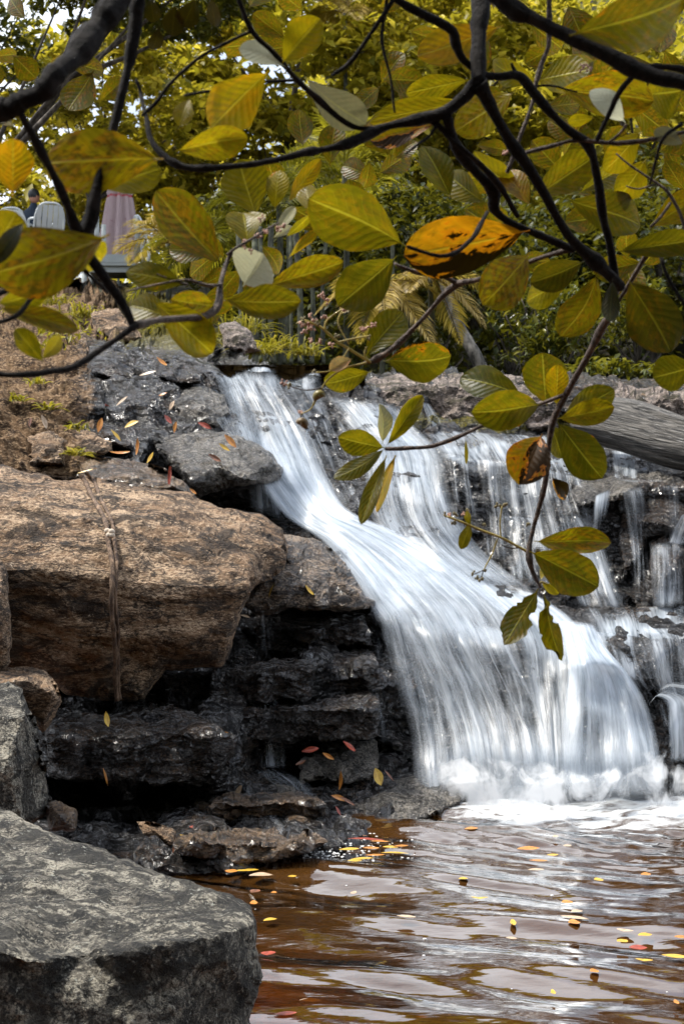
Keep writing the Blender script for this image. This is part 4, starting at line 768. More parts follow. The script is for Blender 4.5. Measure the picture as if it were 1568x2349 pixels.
# bubbles drifting at the pool edge
mb = MB()
for i in range(238):
    if i < 230: x = RNG.normal(760, 75); y = 1958 + RNG.normal(0, 16) - .10 * (x - 760)
    else: x = RNG.uniform(640, 1560); y = RNG.uniform(2000, 2330)
    p = P(x, y, water_d(y, .006)); r = RNG.uniform(.0018, .005); mb.ball(p, (r * 1.4, r, r * .6), 6, 4)
bb = mb.build('foam_bubbles', plain('white_bubble', (.75, .76, .76), .35, .1)); bb['kind'] = 'stuff'

# ------------------------------------------------------------------ ground and hillside behind the stream
hx, hy = np.meshgrid(np.arange(-40, 40.1, .5), np.concatenate([np.arange(10.4, 30, .4), np.arange(30, 75, 1.5)]))
def hill_z(x, y):
    b = 2.25 + .02 * (y - 10) + .30 * np.clip(y - 17, 0, 100) + .18 * np.clip(y - 26, 0, 100)
    left = 2.2 + .215 * np.clip(y - 10, 0, 14) + .10 * np.clip(y - 24, 0, 20) + .35 * np.clip(y - 44, 0, 60) * sm(x, -14, -4)
    w = sm(x, -2.4 + .0 * y, -.6)
    return left * (1 - w) + b * w + .5 * sm(x, 2.5, 7) * np.clip(y - 11, 0, 8) * .35
hq = np.stack([hx.ravel(), hy.ravel(), 0 * hx.ravel()], -1)
hq[:, 2] = hill_z(hq[:, 0], hq[:, 1]) - .25 * sm(hq[:, 1], 22, 11) + .12 * fbm(hq * .8, 4, 300)
struct(link('hillside', mesh('hillside', hq, grid_faces(*hx.shape)), M['ground']))
# unseen near bank on the photographer's side, added to darken the rock fronts
nx, ny = np.meshgrid(np.arange(-22, 22.1, .5), np.arange(-20, .6, .4)); nq = np.stack([nx.ravel(), ny.ravel(), 0 * nx.ravel()], -1)
nq[:, 2] = -.35 + .75 * np.clip(-.2 - nq[:, 1], 0, 30) ** 1.05 * sm(-nq[:, 1], .2, 3) + .15 * fbm(nq, 4, 301)
struct(link('unseen_near_bank', mesh('unseen_near_bank', nq, grid_faces(*nx.shape)), M['ground']))

# ------------------------------------------------------------------ foliage
def leaf_quads(c, size, flat=.6, asp=.42, droop=.35, tpl='leaf'):
    """one folded leaf blade (5 vertices, 4 triangles) per centre"""
    n = len(c); az = RNG.uniform(0, 2 * np.pi, n); el = RNG.normal(-droop, .35, n)
    ax = np.stack([np.cos(az) * np.cos(el), np.sin(az) * np.cos(el), np.sin(el)], -1)
    nr = np.stack([RNG.normal(0, 1 - flat, n), RNG.normal(0, 1 - flat, n), np.ones(n)], -1); sd_ = np.cross(ax, nr); sd_ /= np.linalg.norm(sd_, axis=1)[:, None] + 1e-9; nr = np.cross(sd_, ax)
    s = (size * RNG.uniform(.6, 1.3, n))[:, None]
    v = np.stack([c - ax * s * .5, c + sd_ * s * asp * .5 + nr * s * .07, c + ax * s * .5 - nr * s * .08, c - sd_ * s * asp * .5 + nr * s * .07, c + ax * s * .08 - nr * s * .03], 1)
    f = np.array([[0, 1, 4], [1, 2, 4], [2, 3, 4], [3, 0, 4]]); F = (np.arange(n)[:, None, None] * 5 + f).reshape(-1, 3)
    return v.reshape(-1, 3), F, np.repeat(RNG.random(n), 5)

def crown_pts(center, rad, n_cl, per, cl_r, flatc=.4, hollow=.45):
    d = RNG.normal(0, 1, (n_cl, 3)); d /= np.linalg.norm(d, axis=1)[:, None]; r = hollow + (1 - hollow) * RNG.random(n_cl) ** .6
    c = np.array(center) + d * r[:, None] * np.array(rad)
    k = np.repeat(np.arange(n_cl), per); q = RNG.normal(0, 1, (n_cl * per, 3)); q /= np.maximum(np.linalg.norm(q, axis=1), .6)[:, None]
    sc = RNG.uniform(.6, 1.4, n_cl)[k][:, None]
    return c, c[k] + q * sc * np.array([cl_r, cl_r, cl_r * flatc])

def tree(label, base, center, rad, n_cl, per, cl_r, leaf, mat, tr=.12, limbs=7, asp=.45, group='trees rising behind the waterfall', hollow=.45, droop=.35):
    e = tag(empty('tree', base), label, 'tree', group); base = np.array(base); center = np.array(center)
    cl, pts = crown_pts(center, rad, n_cl, per, cl_r, hollow=hollow); v, F, rn = leaf_quads(pts, leaf, asp=asp, droop=droop)
    link('crown', mesh('crown', v, F, {'rnd': rn}), M[mat], e)
    mb = MB(); top = center + np.array([0, 0, rad[2] * .3]); s = spline([base, base * .6 + top * .4 + RNG.normal(0, .15, 3), top], 14)
    mb.tube(s, np.linspace(tr, tr * .3, 14), 9, .2, 1)
    for c in cl[RNG.permutation(len(cl))[:limbs]]:
        k = int(RNG.integers(5, 11)); m = (s[k] + c) / 2 + np.array([0, 0, -.1 * rad[2]]); mb.tube(spline([s[k], m, c], 8), np.linspace(tr * .4, tr * .08, 8), 6)
    mb.build('trunk', M['trunk'], e); return e
def at(x, y, d): return P(x, y, d)
def base_at(x, d):
    p = at(x, 1000, d); return (p[0], d, float(hill_z(np.array([p[0]]), np.array([d]))[0]) - .1)

tree('spreading tree with yellow green leaves left of the palms at the upper left', base_at(205, 24), at(250, 250, 24), (2.0, 2.0, 1.25), 95, 75, .42, .24, 'canopy', limbs=9, tr=.07)
tree('wide yellow green tree filling the top centre behind the palms', base_at(640, 26), at(700, 130, 26), (3.0, 2.0, 2.1), 150, 75, .5, .27, 'canopy')
tree('tall pale yellow green tree behind the upright right hand branch', base_at(1000, 28), at(1080, 190, 28), (3.0, 2.2, 2.4), 150, 75, .5, .27, 'canopy')
tree('yellow green tree at the upper right edge behind the big leaves', base_at(1500, 25), at(1420, 330, 25), (2.0, 2.0, 1.9), 120, 75, .42, .24, 'canopy')
tree('low yellow green tree behind the closed parasol', base_at(470, 27), at(330, 430, 27), (1.9, 1.4, 1.0), 70, 70, .36, .22, 'canopy', tr=.06, limbs=3)
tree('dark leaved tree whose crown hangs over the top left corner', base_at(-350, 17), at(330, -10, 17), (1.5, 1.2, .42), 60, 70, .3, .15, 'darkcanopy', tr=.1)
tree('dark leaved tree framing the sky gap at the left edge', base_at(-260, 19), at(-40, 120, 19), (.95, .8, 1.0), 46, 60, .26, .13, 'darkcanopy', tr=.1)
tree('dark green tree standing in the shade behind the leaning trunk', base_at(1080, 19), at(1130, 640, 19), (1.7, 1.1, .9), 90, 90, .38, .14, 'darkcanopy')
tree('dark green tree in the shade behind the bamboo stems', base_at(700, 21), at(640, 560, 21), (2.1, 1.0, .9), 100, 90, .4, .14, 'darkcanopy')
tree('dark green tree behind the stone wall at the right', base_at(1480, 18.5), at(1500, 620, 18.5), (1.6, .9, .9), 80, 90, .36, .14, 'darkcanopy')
tree('yellow green tree behind the white chairs at the left edge', base_at(-420, 29), at(90, 455, 29), (2.3, 1.3, .95), 90, 75, .4, .22, 'canopy', tr=.06, limbs=3)
# far wooded slope, one mass
n = 42000; fxp = RNG.uniform(-30, 30, n); fyp = RNG.uniform(26, 62, n); pz = hill_z(fxp, fyp) + RNG.uniform(.0, 3.2, n) * (1 + fbm(np.stack([fxp * .35, fyp * .35, 0 * fxp], -1), 2, 310))
keep = (fxp + fyp * .115 > -.5) | (RNG.random(n) < .35); v, F, rn = leaf_quads(np.stack([fxp, fyp, pz], -1)[keep], .42)
fw = link('far_wood', mesh('far_wood', v, F, {'rnd': rn}), M['canopy']); fw['kind'] = 'stuff'
n = 16000; fxp = RNG.uniform(-16, 16, n); fyp = -RNG.uniform(2.5, 16, n); v, F, rn = leaf_quads(np.stack([fxp, fyp, .75 * (-fyp) ** 1.05 + RNG.uniform(-.2, 2.6, n)], -1), .5)
fw = link('unseen_bank_wood', mesh('unseen_bank_wood', v, F, {'rnd': rn}), M['darkcanopy']); fw['kind'] = 'stuff'  # unseen wood behind the camera, added to shade the rock fronts
# undergrowth in the hollow behind the stream
n = 15000; fxp = RNG.uniform(-1.6, 5.5, n); fyp = RNG.uniform(17, 25, n)
pz = hill_z(fxp, fyp) + RNG.random(n) ** 1.5 * 2.3; v, F, rn = leaf_quads(np.stack([fxp, fyp, pz], -1), .17)
fw = link('undergrowth', mesh('undergrowth', v, F, {'rnd': rn}), M['darkcanopy']); fw['kind'] = 'stuff'

def shrub(label, x, y, d, rad, n_cl, per, leaf, mat='shrub', group='shrubs behind the stone wall', asp=.36):
    c = at(x, y, d); e = tag(empty('shrub', (c[0], c[1], c[2] - rad[2] - .25)), label, 'shrub', group)
    cl, pts = crown_pts(c, rad, n_cl, per, .16, .6, .35); v, F, rn = leaf_quads(pts, leaf, .5, asp, .5); link('foliage', mesh('foliage', v, F, {'rnd': rn}), M[mat], e)
    mb = MB()
    for k in range(min(10, n_cl)): mb.tube(spline([np.array(e.location), (np.array(e.location) + cl[k]) / 2 + RNG.normal(0, .06, 3), cl[k]], 6), np.linspace(.018, .006, 6), 5)
    mb.build('stem', M['trunk'], e)
shrub('glossy leaved shrub in the dark hollow left of the strap leaved plants', 1260, 745, 13.5, (.5, .35, .36), 46, 36, .10)
shrub('small glossy shrub at the upper right of the dark hollow', 1460, 720, 14.5, (.45, .3, .3), 32, 34, .10)
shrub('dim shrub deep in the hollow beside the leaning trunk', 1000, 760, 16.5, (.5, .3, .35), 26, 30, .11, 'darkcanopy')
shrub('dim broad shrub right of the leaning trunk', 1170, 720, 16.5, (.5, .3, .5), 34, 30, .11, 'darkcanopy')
shrub('yellow green shrub on the soil bank at the left under the small round leaves', 150, 790, 9.6, (.14, .12, .10), 12, 22, .06, 'grass', 'small plants on the soil bank')
shrub('sprig of yellow green leaves in front of the long stone wall', 1082, 1025 - 0, 8.9, (.03, .03, .03), 5, 10, .03, 'grass', 'small plants on the soil bank')

def strap_plant(label, x, y, d, n, ln, mat, group, up_=.9, wd=.03, name='plant'):
    c = at(x, y, d); V = []; F = []; R = []
    for i in range(n):
        a = RNG.uniform(0, 2 * np.pi); el = RNG.uniform(.35, 1.2) * up_; L = ln * RNG.uniform(.6, 1.15); b = c + np.array([RNG.normal(0, ln * .22), RNG.normal(0, ln * .15), 0])
        m = 6; tt = np.linspace(0, 1, m); h = np.array([math.cos(a), math.sin(a), 0]); pts = b + h * (math.cos(el) * L * tt)[:, None] + np.array([0, 0, 1]) * (math.sin(el) * L * tt - .55 * L * tt ** 2.2)[:, None]
        s = np.array([-h[1], h[0], 0]); w = wd * np.sin(np.pi * np.clip(tt * .9 + .1, 0, 1)) ** .7; k = len(V) * 1
        q = np.stack([pts - s * w[:, None] / 2, pts - np.array([0, 0, .25]) * w[:, None], pts + s * w[:, None] / 2], 1).reshape(-1, 3); o = sum(len(z) for z in V); V.append(q)
        F += [(o + j * 3 + u, o + j * 3 + u + 1, o + j * 3 + u + 4, o + j * 3 + u + 3) for j in range(m - 1) for u in (0, 1)]; R += [RNG.random()] * len(q)
    return tag(link(name, mesh(name, np.vstack(V), F, {'rnd': R}), M[mat], None, c), label, 'plant', group)
for i, (x, y, d, lb) in enumerate([(1350, 850, 12.6, 'dark strap leaved plant at the left end of the row behind the right wall'), (1410, 858, 12.3, 'strap leaved plant with the yellowest blades behind the right wall'), (1470, 862, 12.4, 'strap leaved plant directly above the log'), (1535, 868, 12.2, 'strap leaved plant near the right edge above the log'), (1600, 862, 12.5, 'strap leaved plant cut off by the right edge')]):
    strap_plant(lb, x, y, d, 46, .34, 'shrub', 'strap leaved plants behind the right wall', wd=.035)
for i, (x, y, d, lb) in enumerate([(470, 790, 11.5, 'grass tuft on the bank just above the waterfall lip'), (600, 812, 11.4, 'grass tuft behind the middle of the waterfall lip'), (120, 700, 14, 'grass tuft high on the left bank below the terrace'), (190, 730, 12, 'grass tuft between the rocks on the left bank'), (640, 800, 12.5, 'broad fern like tuft under the bamboo stems'), (560, 765, 13.5, 'tall grass tuft left of the bamboo stems'), (700, 815, 12.6, 'low grass tuft right of the bamboo stems'), (380, 760, 12.3, 'grass tuft between two rocks below the terrace table'), (60, 720, 13, 'grass tuft at the left edge of the bank'), (515, 700, 15, 'grass tuft on the crest right of the terrace')]):
    strap_plant(lb, x, y, d, 70, .30 if i != 5 else .5, 'grass', 'grass tufts on the bank', 1.2, .014, 'grass_tuft')
for x, y, d, lb in [(85, 880, 8.0, 'tiny weed on the soil bank under the looping branch'), (175, 1045, 7.4, 'yellow weed hanging in the gap beside the tan boulder'), (110, 940, 7.9, 'small weed half way down the soil bank'), (45, 920, 7.95, 'weed near the left edge of the soil bank'), (178, 985, 7.6, 'weed above the jagged tan stone')]:
    strap_plant(lb, x, y, d, 30, .11, 'grass', 'weeds on the soil bank', 1.1, .014, 'weed')

# palms
def frond(V, F, R, base, az, el, L, nl=34, wd=.024, lf=.42, curl=1.0, drop=.0):
    tt = np.linspace(0, 1, nl); h = np.array([math.cos(az), math.sin(az), 0]); up = np.array([0, 0, 1.])
    pts = base + h * (math.cos(el) * L * tt)[:, None] + up * (math.sin(el) * L * tt - curl * .55 * L * tt ** 2)[:, None]
    tn = np.gradient(pts, axis=0); tn /= np.linalg.norm(tn, axis=1)[:, None]; sd_ = np.cross(tn, up); sd_ /= np.linalg.norm(sd_, axis=1)[:, None] + 1e-6; nr = np.cross(sd_, tn)
    for i in range(3, nl):
        t = tt[i]; l = L * lf * math.sin(math.pi * min(1, .12 + .88 * t) ** .8) * RNG.uniform(.85, 1.1) + .03
        for sgn in (-1, 1):
            d = sd_[i] * sgn * .85 + tn[i] * .75 + nr[i] * RNG.uniform(.1, .35); d /= np.linalg.norm(d); p = pts[i]; m = p + d * l * .55; e = p + d * l - up * l * RNG.uniform(.2, .4)
            w = np.cross(d, nr[i]); w /= np.linalg.norm(w) + 1e-6; o = len(V)
            V += [p, m + w * wd * .5, m - w * wd * .5, e]; F += [(o, o + 1, o + 2), (o + 1, o + 3, o + 2)]; R += [RNG.random()] * 4
    o = len(V)
    for i in range(nl):
        w = .012 * (1 - .8 * tt[i]); V += [pts[i] - sd_[i] * w, pts[i] + sd_[i] * w, pts[i] - nr[i] * w * 1.5]; R += [.5] * 3
    F += [(o + i * 3 + a, o + i * 3 + b, o + i * 3 + 3 + b, o + i * 3 + 3 + a) for i in range(nl - 1) for a, b in ((0, 1), (1, 2), (2, 0))]
def palm(label, x, y, d, nfr, L, mat='palm', stem_r=.045, els=(-.1, 1.25), azr=None, wd=.026, lean=0):
    c = at(x, y, d); b = np.array(base_at(x + lean, d)); e = tag(empty('palm', b), label, 'palm', 'palms behind the waterfall')
    for k in range(nfr):
        V, F, R = [], [], []; az = RNG.uniform(*(azr or (0, 2 * np.pi))) if azr else k * 2.399 + RNG.uniform(-.2, .2)
        frond(V, F, R, c, az, RNG.uniform(*els), L * RNG.uniform(.8, 1.15), wd=wd); link('frond', mesh('frond', V, F, {'rnd': R}), M[mat], e)
    mb = MB(); s = spline([b, (b + c) / 2 + np.array([.03, 0, 0]), c], 16); mb.tube(s, np.linspace(stem_r, stem_r * .8, 16) * (1 + .08 * (np.arange(16) % 2)), 8); mb.build('stem', M['palmstem'], e); return e
palm('tall palm with bright arching fronds left of centre', 640, 470, 17, 15, 1.25)
palm('palm with long yellow fronds behind the centre leaves', 790, 400, 18, 15, 1.35)
palm('palm with broad fronds right of the big orange leaf', 930, 520, 16.5, 12, 1.0)
palm('low palm with drooping pale fronds behind the round centre leaf', 870, 650, 13.5, 9, .62, 'drypalm', .03, (-.5, .6), wd=.022)
palm('low palm with drooping fronds beside the leaning trunk', 985, 630, 13.8, 9, .6, 'drypalm', .03, (-.5, .5), wd=.022)
palm('palm with dark fronds behind the mottled leaf at the left', 470, 560, 16.5, 12, .9)
palm('pale palm rising behind the closed parasol', 385, 560, 20, 11, .9, 'drypalm')
palm('pale palm with tall fronds at the top centre', 790, 30, 25, 10, 1.1, 'drypalm')
# bamboo stems
for i, (x, r, lb) in enumerate([(560, .028, 'thin stem at the left end of the bamboo clump'), (585, .035, 'stout stem second from the left in the bamboo clump'), (607, .024, 'slim stem leaning right in the bamboo clump'), (628, .034, 'palest stem of the bamboo clump'), (652, .028, 'stem in the middle of the bamboo clump'), (668, .02, 'thinnest stem of the bamboo clump'), (690, .036, 'dark stout stem of the bamboo clump'), (715, .028, 'stem right of the dark stout bamboo'), (742, .024, 'stem at the right end of the bamboo clump'), (905, .022, 'lone slim stem behind the centre leaves'), (985, .03, 'lone grey stem left of the leaning trunk')]):
    d = 14.5 + (i * .37) % 1.6; b = at(x, 835, d); t_ = at(x + RNG.uniform(-14, 14), 520, d + .2); mb = MB(); m = 40; s = spline([b, (b + t_) / 2 + np.array([RNG.normal(0, .02), 0, 0]), t_], m); mb.tube(s, r * (1 + .16 * (np.arange(m) % 8 == 0)), 8)
    tag(mb.build('bamboo_stem', M['palmstem'], origin=b), lb, 'bamboo', 'bamboo stems behind the waterfall')
lt = MB(); s = spline([at(1118, 872, 14.5), at(1075, 790, 14.6), at(1040, 720, 14.7), at(1005, 610, 15)], 30); lt.tube(s, np.linspace(.075, .05, 30), 10, .3, 2)
e = tag(empty('tree', s[0]), 'leaning pale blotched trunk in the dark hollow right of centre', 'tree'); lt.build('trunk', bark('pale_blotched_bark', (.02, .019, .016), (.14, .13, .115), .8, 16), e)
v, F, rn = leaf_quads(crown_pts(s[-1] + np.array([-.1, .2, .5]), (.8, .6, .5), 30, 50, .25)[1], .13); link('crown', mesh('crown', v, F, {'rnd': rn}), M['darkcanopy'], e)

# ------------------------------------------------------------------ terrace: table, chairs, closed parasol, guest
TD = 22.5; FZ = float(at(0, 690, TD)[2])
def slab_leg(mb, a, b, w0, w1): mb.tube([a, (np.array(a) + np.array(b)) / 2, b], [w0, (w0 + w1) / 2, w1], 6)
def chair(loc, rz, label, flip=False, tilt=0.0):
    M4 = Matrix.Translation(loc) @ Matrix.Rotation(rz, 4, 'Z') @ Matrix.Rotation(tilt, 4, 'X') @ (Matrix.Rotation(math.pi, 4, 'X') @ Matrix.Translation((0, 0, -.44)) if flip else Matrix.Identity(4))
    e = tag(empty('chair', (0, 0, 0)), label, 'chair', 'white plastic chairs on the terrace'); e.matrix_world = M4
    def pt(mb, nm):
        o = mb.build(nm, M['white'], smooth=nm in ('leg', 'armrest')); o.parent = e; o.location = (0, 0, 0)
    for sx in (-1, 1):
        for sy in (-1, 1): mb = MB(); slab_leg(mb, (sx * .25, sy * .24, 0), (sx * .20, sy * .2, .42), .026, .034); pt(mb, 'leg')
    mb = MB(); mb.box((0, 0, .43), (.46, .46, .035)); pt(mb, 'seat')
    mb = MB()
    for k in range(5):
        a = (k - 2) / 2 * .17; yb = .22 + .03 * (1 - (a / .2) ** 2); p = spline([(a, yb, .44), (a * 1.05, yb + .07, .64), (a * 1.0, yb + .13, .86 - .5 * a * a)], 6)
        for j in range(5): mb.add([p[j] + (-.038, 0, 0), p[j] + (.038, 0, 0), p[j + 1] + (.038, 0, 0), p[j + 1] + (-.038, 0, 0), p[j] + (-.038, .012, 0), p[j] + (.038, .012, 0), p[j + 1] + (.038, .012, 0), p[j + 1] + (-.038, .012, 0)], [(0, 1, 2, 3), (7, 6, 5, 4), (0, 4, 5, 1), (1, 5, 6, 2), (2, 6, 7, 3), (3, 7, 4, 0)])
    mb.tube(spline([(-.24, .2, .44), (-.23, .3, .7), (-.15, .36, .86), (0, .38, .89), (.15, .36, .86), (.23, .3, .7), (.24, .2, .44)], 24), .018, 6); pt(mb, 'backrest')
    for sx in (-1, 1): mb = MB(); mb.tube(spline([(sx * .24, .27, .64), (sx * .27, .05, .65), (sx * .27, -.18, .63), (sx * .25, -.22, .44)], 12), .02, 6); pt(mb, 'armrest')
    return e
tb = at(262, 612, TD)
def table(z0, z1, lab, up=False):
    """z0 feet, z1 top side; an upturned table rests on its top and points its legs up"""
    r = tag(empty('table', (tb[0], tb[1], min(z0, z1))), lab, 'table', 'stacked grey plastic tables'); g = 1 if up else -1; w = .60 if up else .80
    mb = MB(); mb.box((tb[0], tb[1], z1 + g * .02), (w, .7, .04)); mb.build('tabletop', M['greytable'], r, smooth=False)
    mb = MB(); mb.box((tb[0], tb[1], z1 + g * .09), (w * .9, .62, .10)); mb.build('apron', M['greytable'], r, smooth=False)
    for sx in (-1, 1):
        for sy in (-1, 1): mb = MB(); slab_leg(mb, (tb[0] + .1 * up + sx * w * .52, tb[1] + sy * .3, z1 + g * .04), (tb[0] + .1 * up + sx * w * .54, tb[1] + sy * .33, z0), .055, .042); mb.build('leg', M['greytable'], r)
table(FZ - .2, tb[2], 'grey plastic terrace table with a second table upturned on it')
table(tb[2] + .74, tb[2] + .004, 'upturned table with legs in the air in front of the closed parasol', True)
chair((tb[0] + .72, tb[1] - .05, FZ + .42), math.pi * .62, 'white chair with curved back slats right of the table')
g = at(30, 560, 24); GZ = float(at(0, 610, 24)[2])
chair((at(18, 0, 23.6)[0], 23.6, GZ), math.pi * .05, 'white slatted chair at the left edge beside the seated guest', tilt=.1)
chair((at(42, 0, 23.9)[0], 23.9, GZ), math.pi * .96, 'white chair the guest in the dark shirt sits on')
chair((at(106, 0, 23.4)[0], 23.4, GZ), math.pi * 1.12, 'white chair with its tall back tilted to the left beside the upright twig', tilt=-.1)
# posts of the upturned chairs are their legs; the parasol stands behind the table
ux = at(272, 600, TD + 1.0); e = tag(empty('parasol', (ux[0], ux[1], FZ)), 'closed faded pink parasol with red stained band behind the terrace table', 'parasol')
V = []; sg = 48; zs = [.62, .75, 1.0, 1.3, 1.55, 1.70, 1.74, 1.8, 1.95, 2.05, 2.1]; rs = [.31, .29, .255, .215, .185, .165, .15, .165, .14, .09, .03]
zoff = float(at(0, 604, TD + 1)[2]) - FZ - .62
for z, r in zip(zs, rs):
    th = np.arange(sg) * 2 * np.pi / sg; rr = r * (1 + .36 * np.cos(th * 8 + .6 * np.sin(th)) * min(1, r / .15) + .05 * np.cos(th * 17)); V.append(np.stack([ux[0] + rr * np.cos(th) + .02 * (z - 1), ux[1] + rr * .8 * np.sin(th), FZ + z + zoff + .03 * np.cos(th * 4) * (z < .7)], -1))
F = [(i * sg + k, i * sg + (k + 1) % sg, (i + 1) * sg + (k + 1) % sg, (i + 1) * sg + k) for i in range(len(zs) - 1) for k in range(sg)]
cn = mesh('canopy', np.vstack(V) - np.array([ux[0], ux[1], FZ + zoff]), F); o = bpy.data.objects.new('canopy', cn); COL.objects.link(o); o.parent = e; o.location = (0, 0, zoff); cn.materials.append(M['cloth'])
mb = MB(); mb.tube([(ux[0], ux[1], FZ - .2), (ux[0], ux[1], FZ + 1), (ux[0] + .02, ux[1], FZ + 2.15 + zoff)], .022, 8); mb.build('pole', M['metal'], e)
# seated guest
gx0 = at(76, 0, 24.0)[0]; hz = float(at(0, 453, 24)[2])
e = tag(empty('person', (gx0, 24.0, GZ)), 'person in a dark navy shirt sitting among the white chairs at the left edge', 'person')
bm_v = [(0, 0, .46), (0, .02, .75), (-.01, .02, 1.0), (.02, -.03, 1.13), (.03, -.05, 1.24), (-.19, .02, .98), (-.25, -.06, .74), (-.12, -.26, .70), (.19, .02, .98), (.24, -.04, .74), (.12, -.26, .68), (-.10, -.02, .46), (-.12, -.42, .48), (-.12, -.42, .06), (.10, -.02, .46), (.12, -.42, .48), (.12, -.42, .06), (-.12, -.56, .04), (.12, -.56, .04)]
bm_e = [(0, 1), (1, 2), (2, 3), (3, 4), (2, 5), (5, 6), (6, 7), (2, 8), (8, 9), (9, 10), (0, 11), (11, 12), (12, 13), (0, 14), (14, 15), (15, 16), (13, 17), (16, 18)]
br = [.15, .15, .14, .06, .055, .065, .05, .035, .065, .05, .035, .1, .075, .05, .1, .075, .05, .04, .04]
me = bpy.data.meshes.new('body'); me.from_pydata(bm_v, bm_e, []); bo = bpy.data.objects.new('body', me); COL.objects.link(bo); bo.parent = e; me.materials.append(M['shirt'])
sk = bo.modifiers.new('skin', 'SKIN'); bo.modifiers.new('sub', 'SUBSURF').render_levels = 2
for i, r in enumerate(br): me.skin_vertices[0].data[i].radius = (r, r * (.75 if i < 3 else 1))
me.skin_vertices[0].data[0].use_root = True
bo.location = (0, 0, hz - GZ - 1.30)
mb = MB(); mb.ball((0, 0, 0), (.078, .10, .115), 14, 10); mb.ball((.05, -.095, -.01), (.018, .025, .025)); mb.ball((0.0, -.09, -.055), (.03, .02, .012)); mb.ball((-.078, .005, -.01), (.012, .02, .03)); mb.ball((.078, .005, -.01), (.012, .02, .03)); mb.ball((-.03, -.088, .015), (.011, .01, .008)); mb.ball((.03, -.088, .015), (.011, .01, .008))
o = mb.build('head', M['skin']); o.parent = e; o.location = (.04, -.06, hz - GZ); o.rotation_euler = (.2, 0, 2.4)
mb = MB(); mb.ball((0, .02, .03), (.09, .105, .105), 14, 10); h2 = mb.build('hair', M['hair']); h2.parent = o; h2.location = (0, 0, 0)

# ------------------------------------------------------------------ the overhanging cashew tree in the foreground
TREE = tag(empty('cashew_tree', P(2100, 2600, 2.3)), 'cashew tree overhanging the stream with dark crooked branches and large olive yellow leaves', 'tree')
TL = TREE.location
def br_mesh(pts, w, name='branch', mat='bark', seed=0, dstart=None):
    """pts: (x, y, d) in tracing pixels, w: widths in tracing pixels along the limb"""
    n = max(12, int(np.linalg.norm(np.diff(np.array(pts, float)[:, :2], axis=0), axis=1).sum() / 14)); s = spline(pts, n)
    ww = np.interp(np.linspace(0, 1, n), np.linspace(0, 1, len(np.atleast_1d(w))), np.atleast_1d(w)); X = P(s[:, 0], s[:, 1], s[:, 2])
    kn = 1 + .30 * np.clip(vnoise(np.stack([np.arange(n) * .33, np.full(n, seed * 1.7), np.zeros(n)], -1), 400), 0, 1) * 2
    X = X + np.stack([fbm(np.stack([np.arange(n) * .12, np.full(n, seed + k * 9.), np.zeros(n)], -1), 2, 401) for k in range(3)], -1) * .004
    mb = MB(); mb.tube(X, ww / 2 / FD * s[:, 2] * kn, 12, .24, seed); mb.ball(X[-1], ww[-1] / 2 / FD * s[-1, 2] * kn[-1] * .98, 8, 6); return mb.build(name, M[mat], TREE)
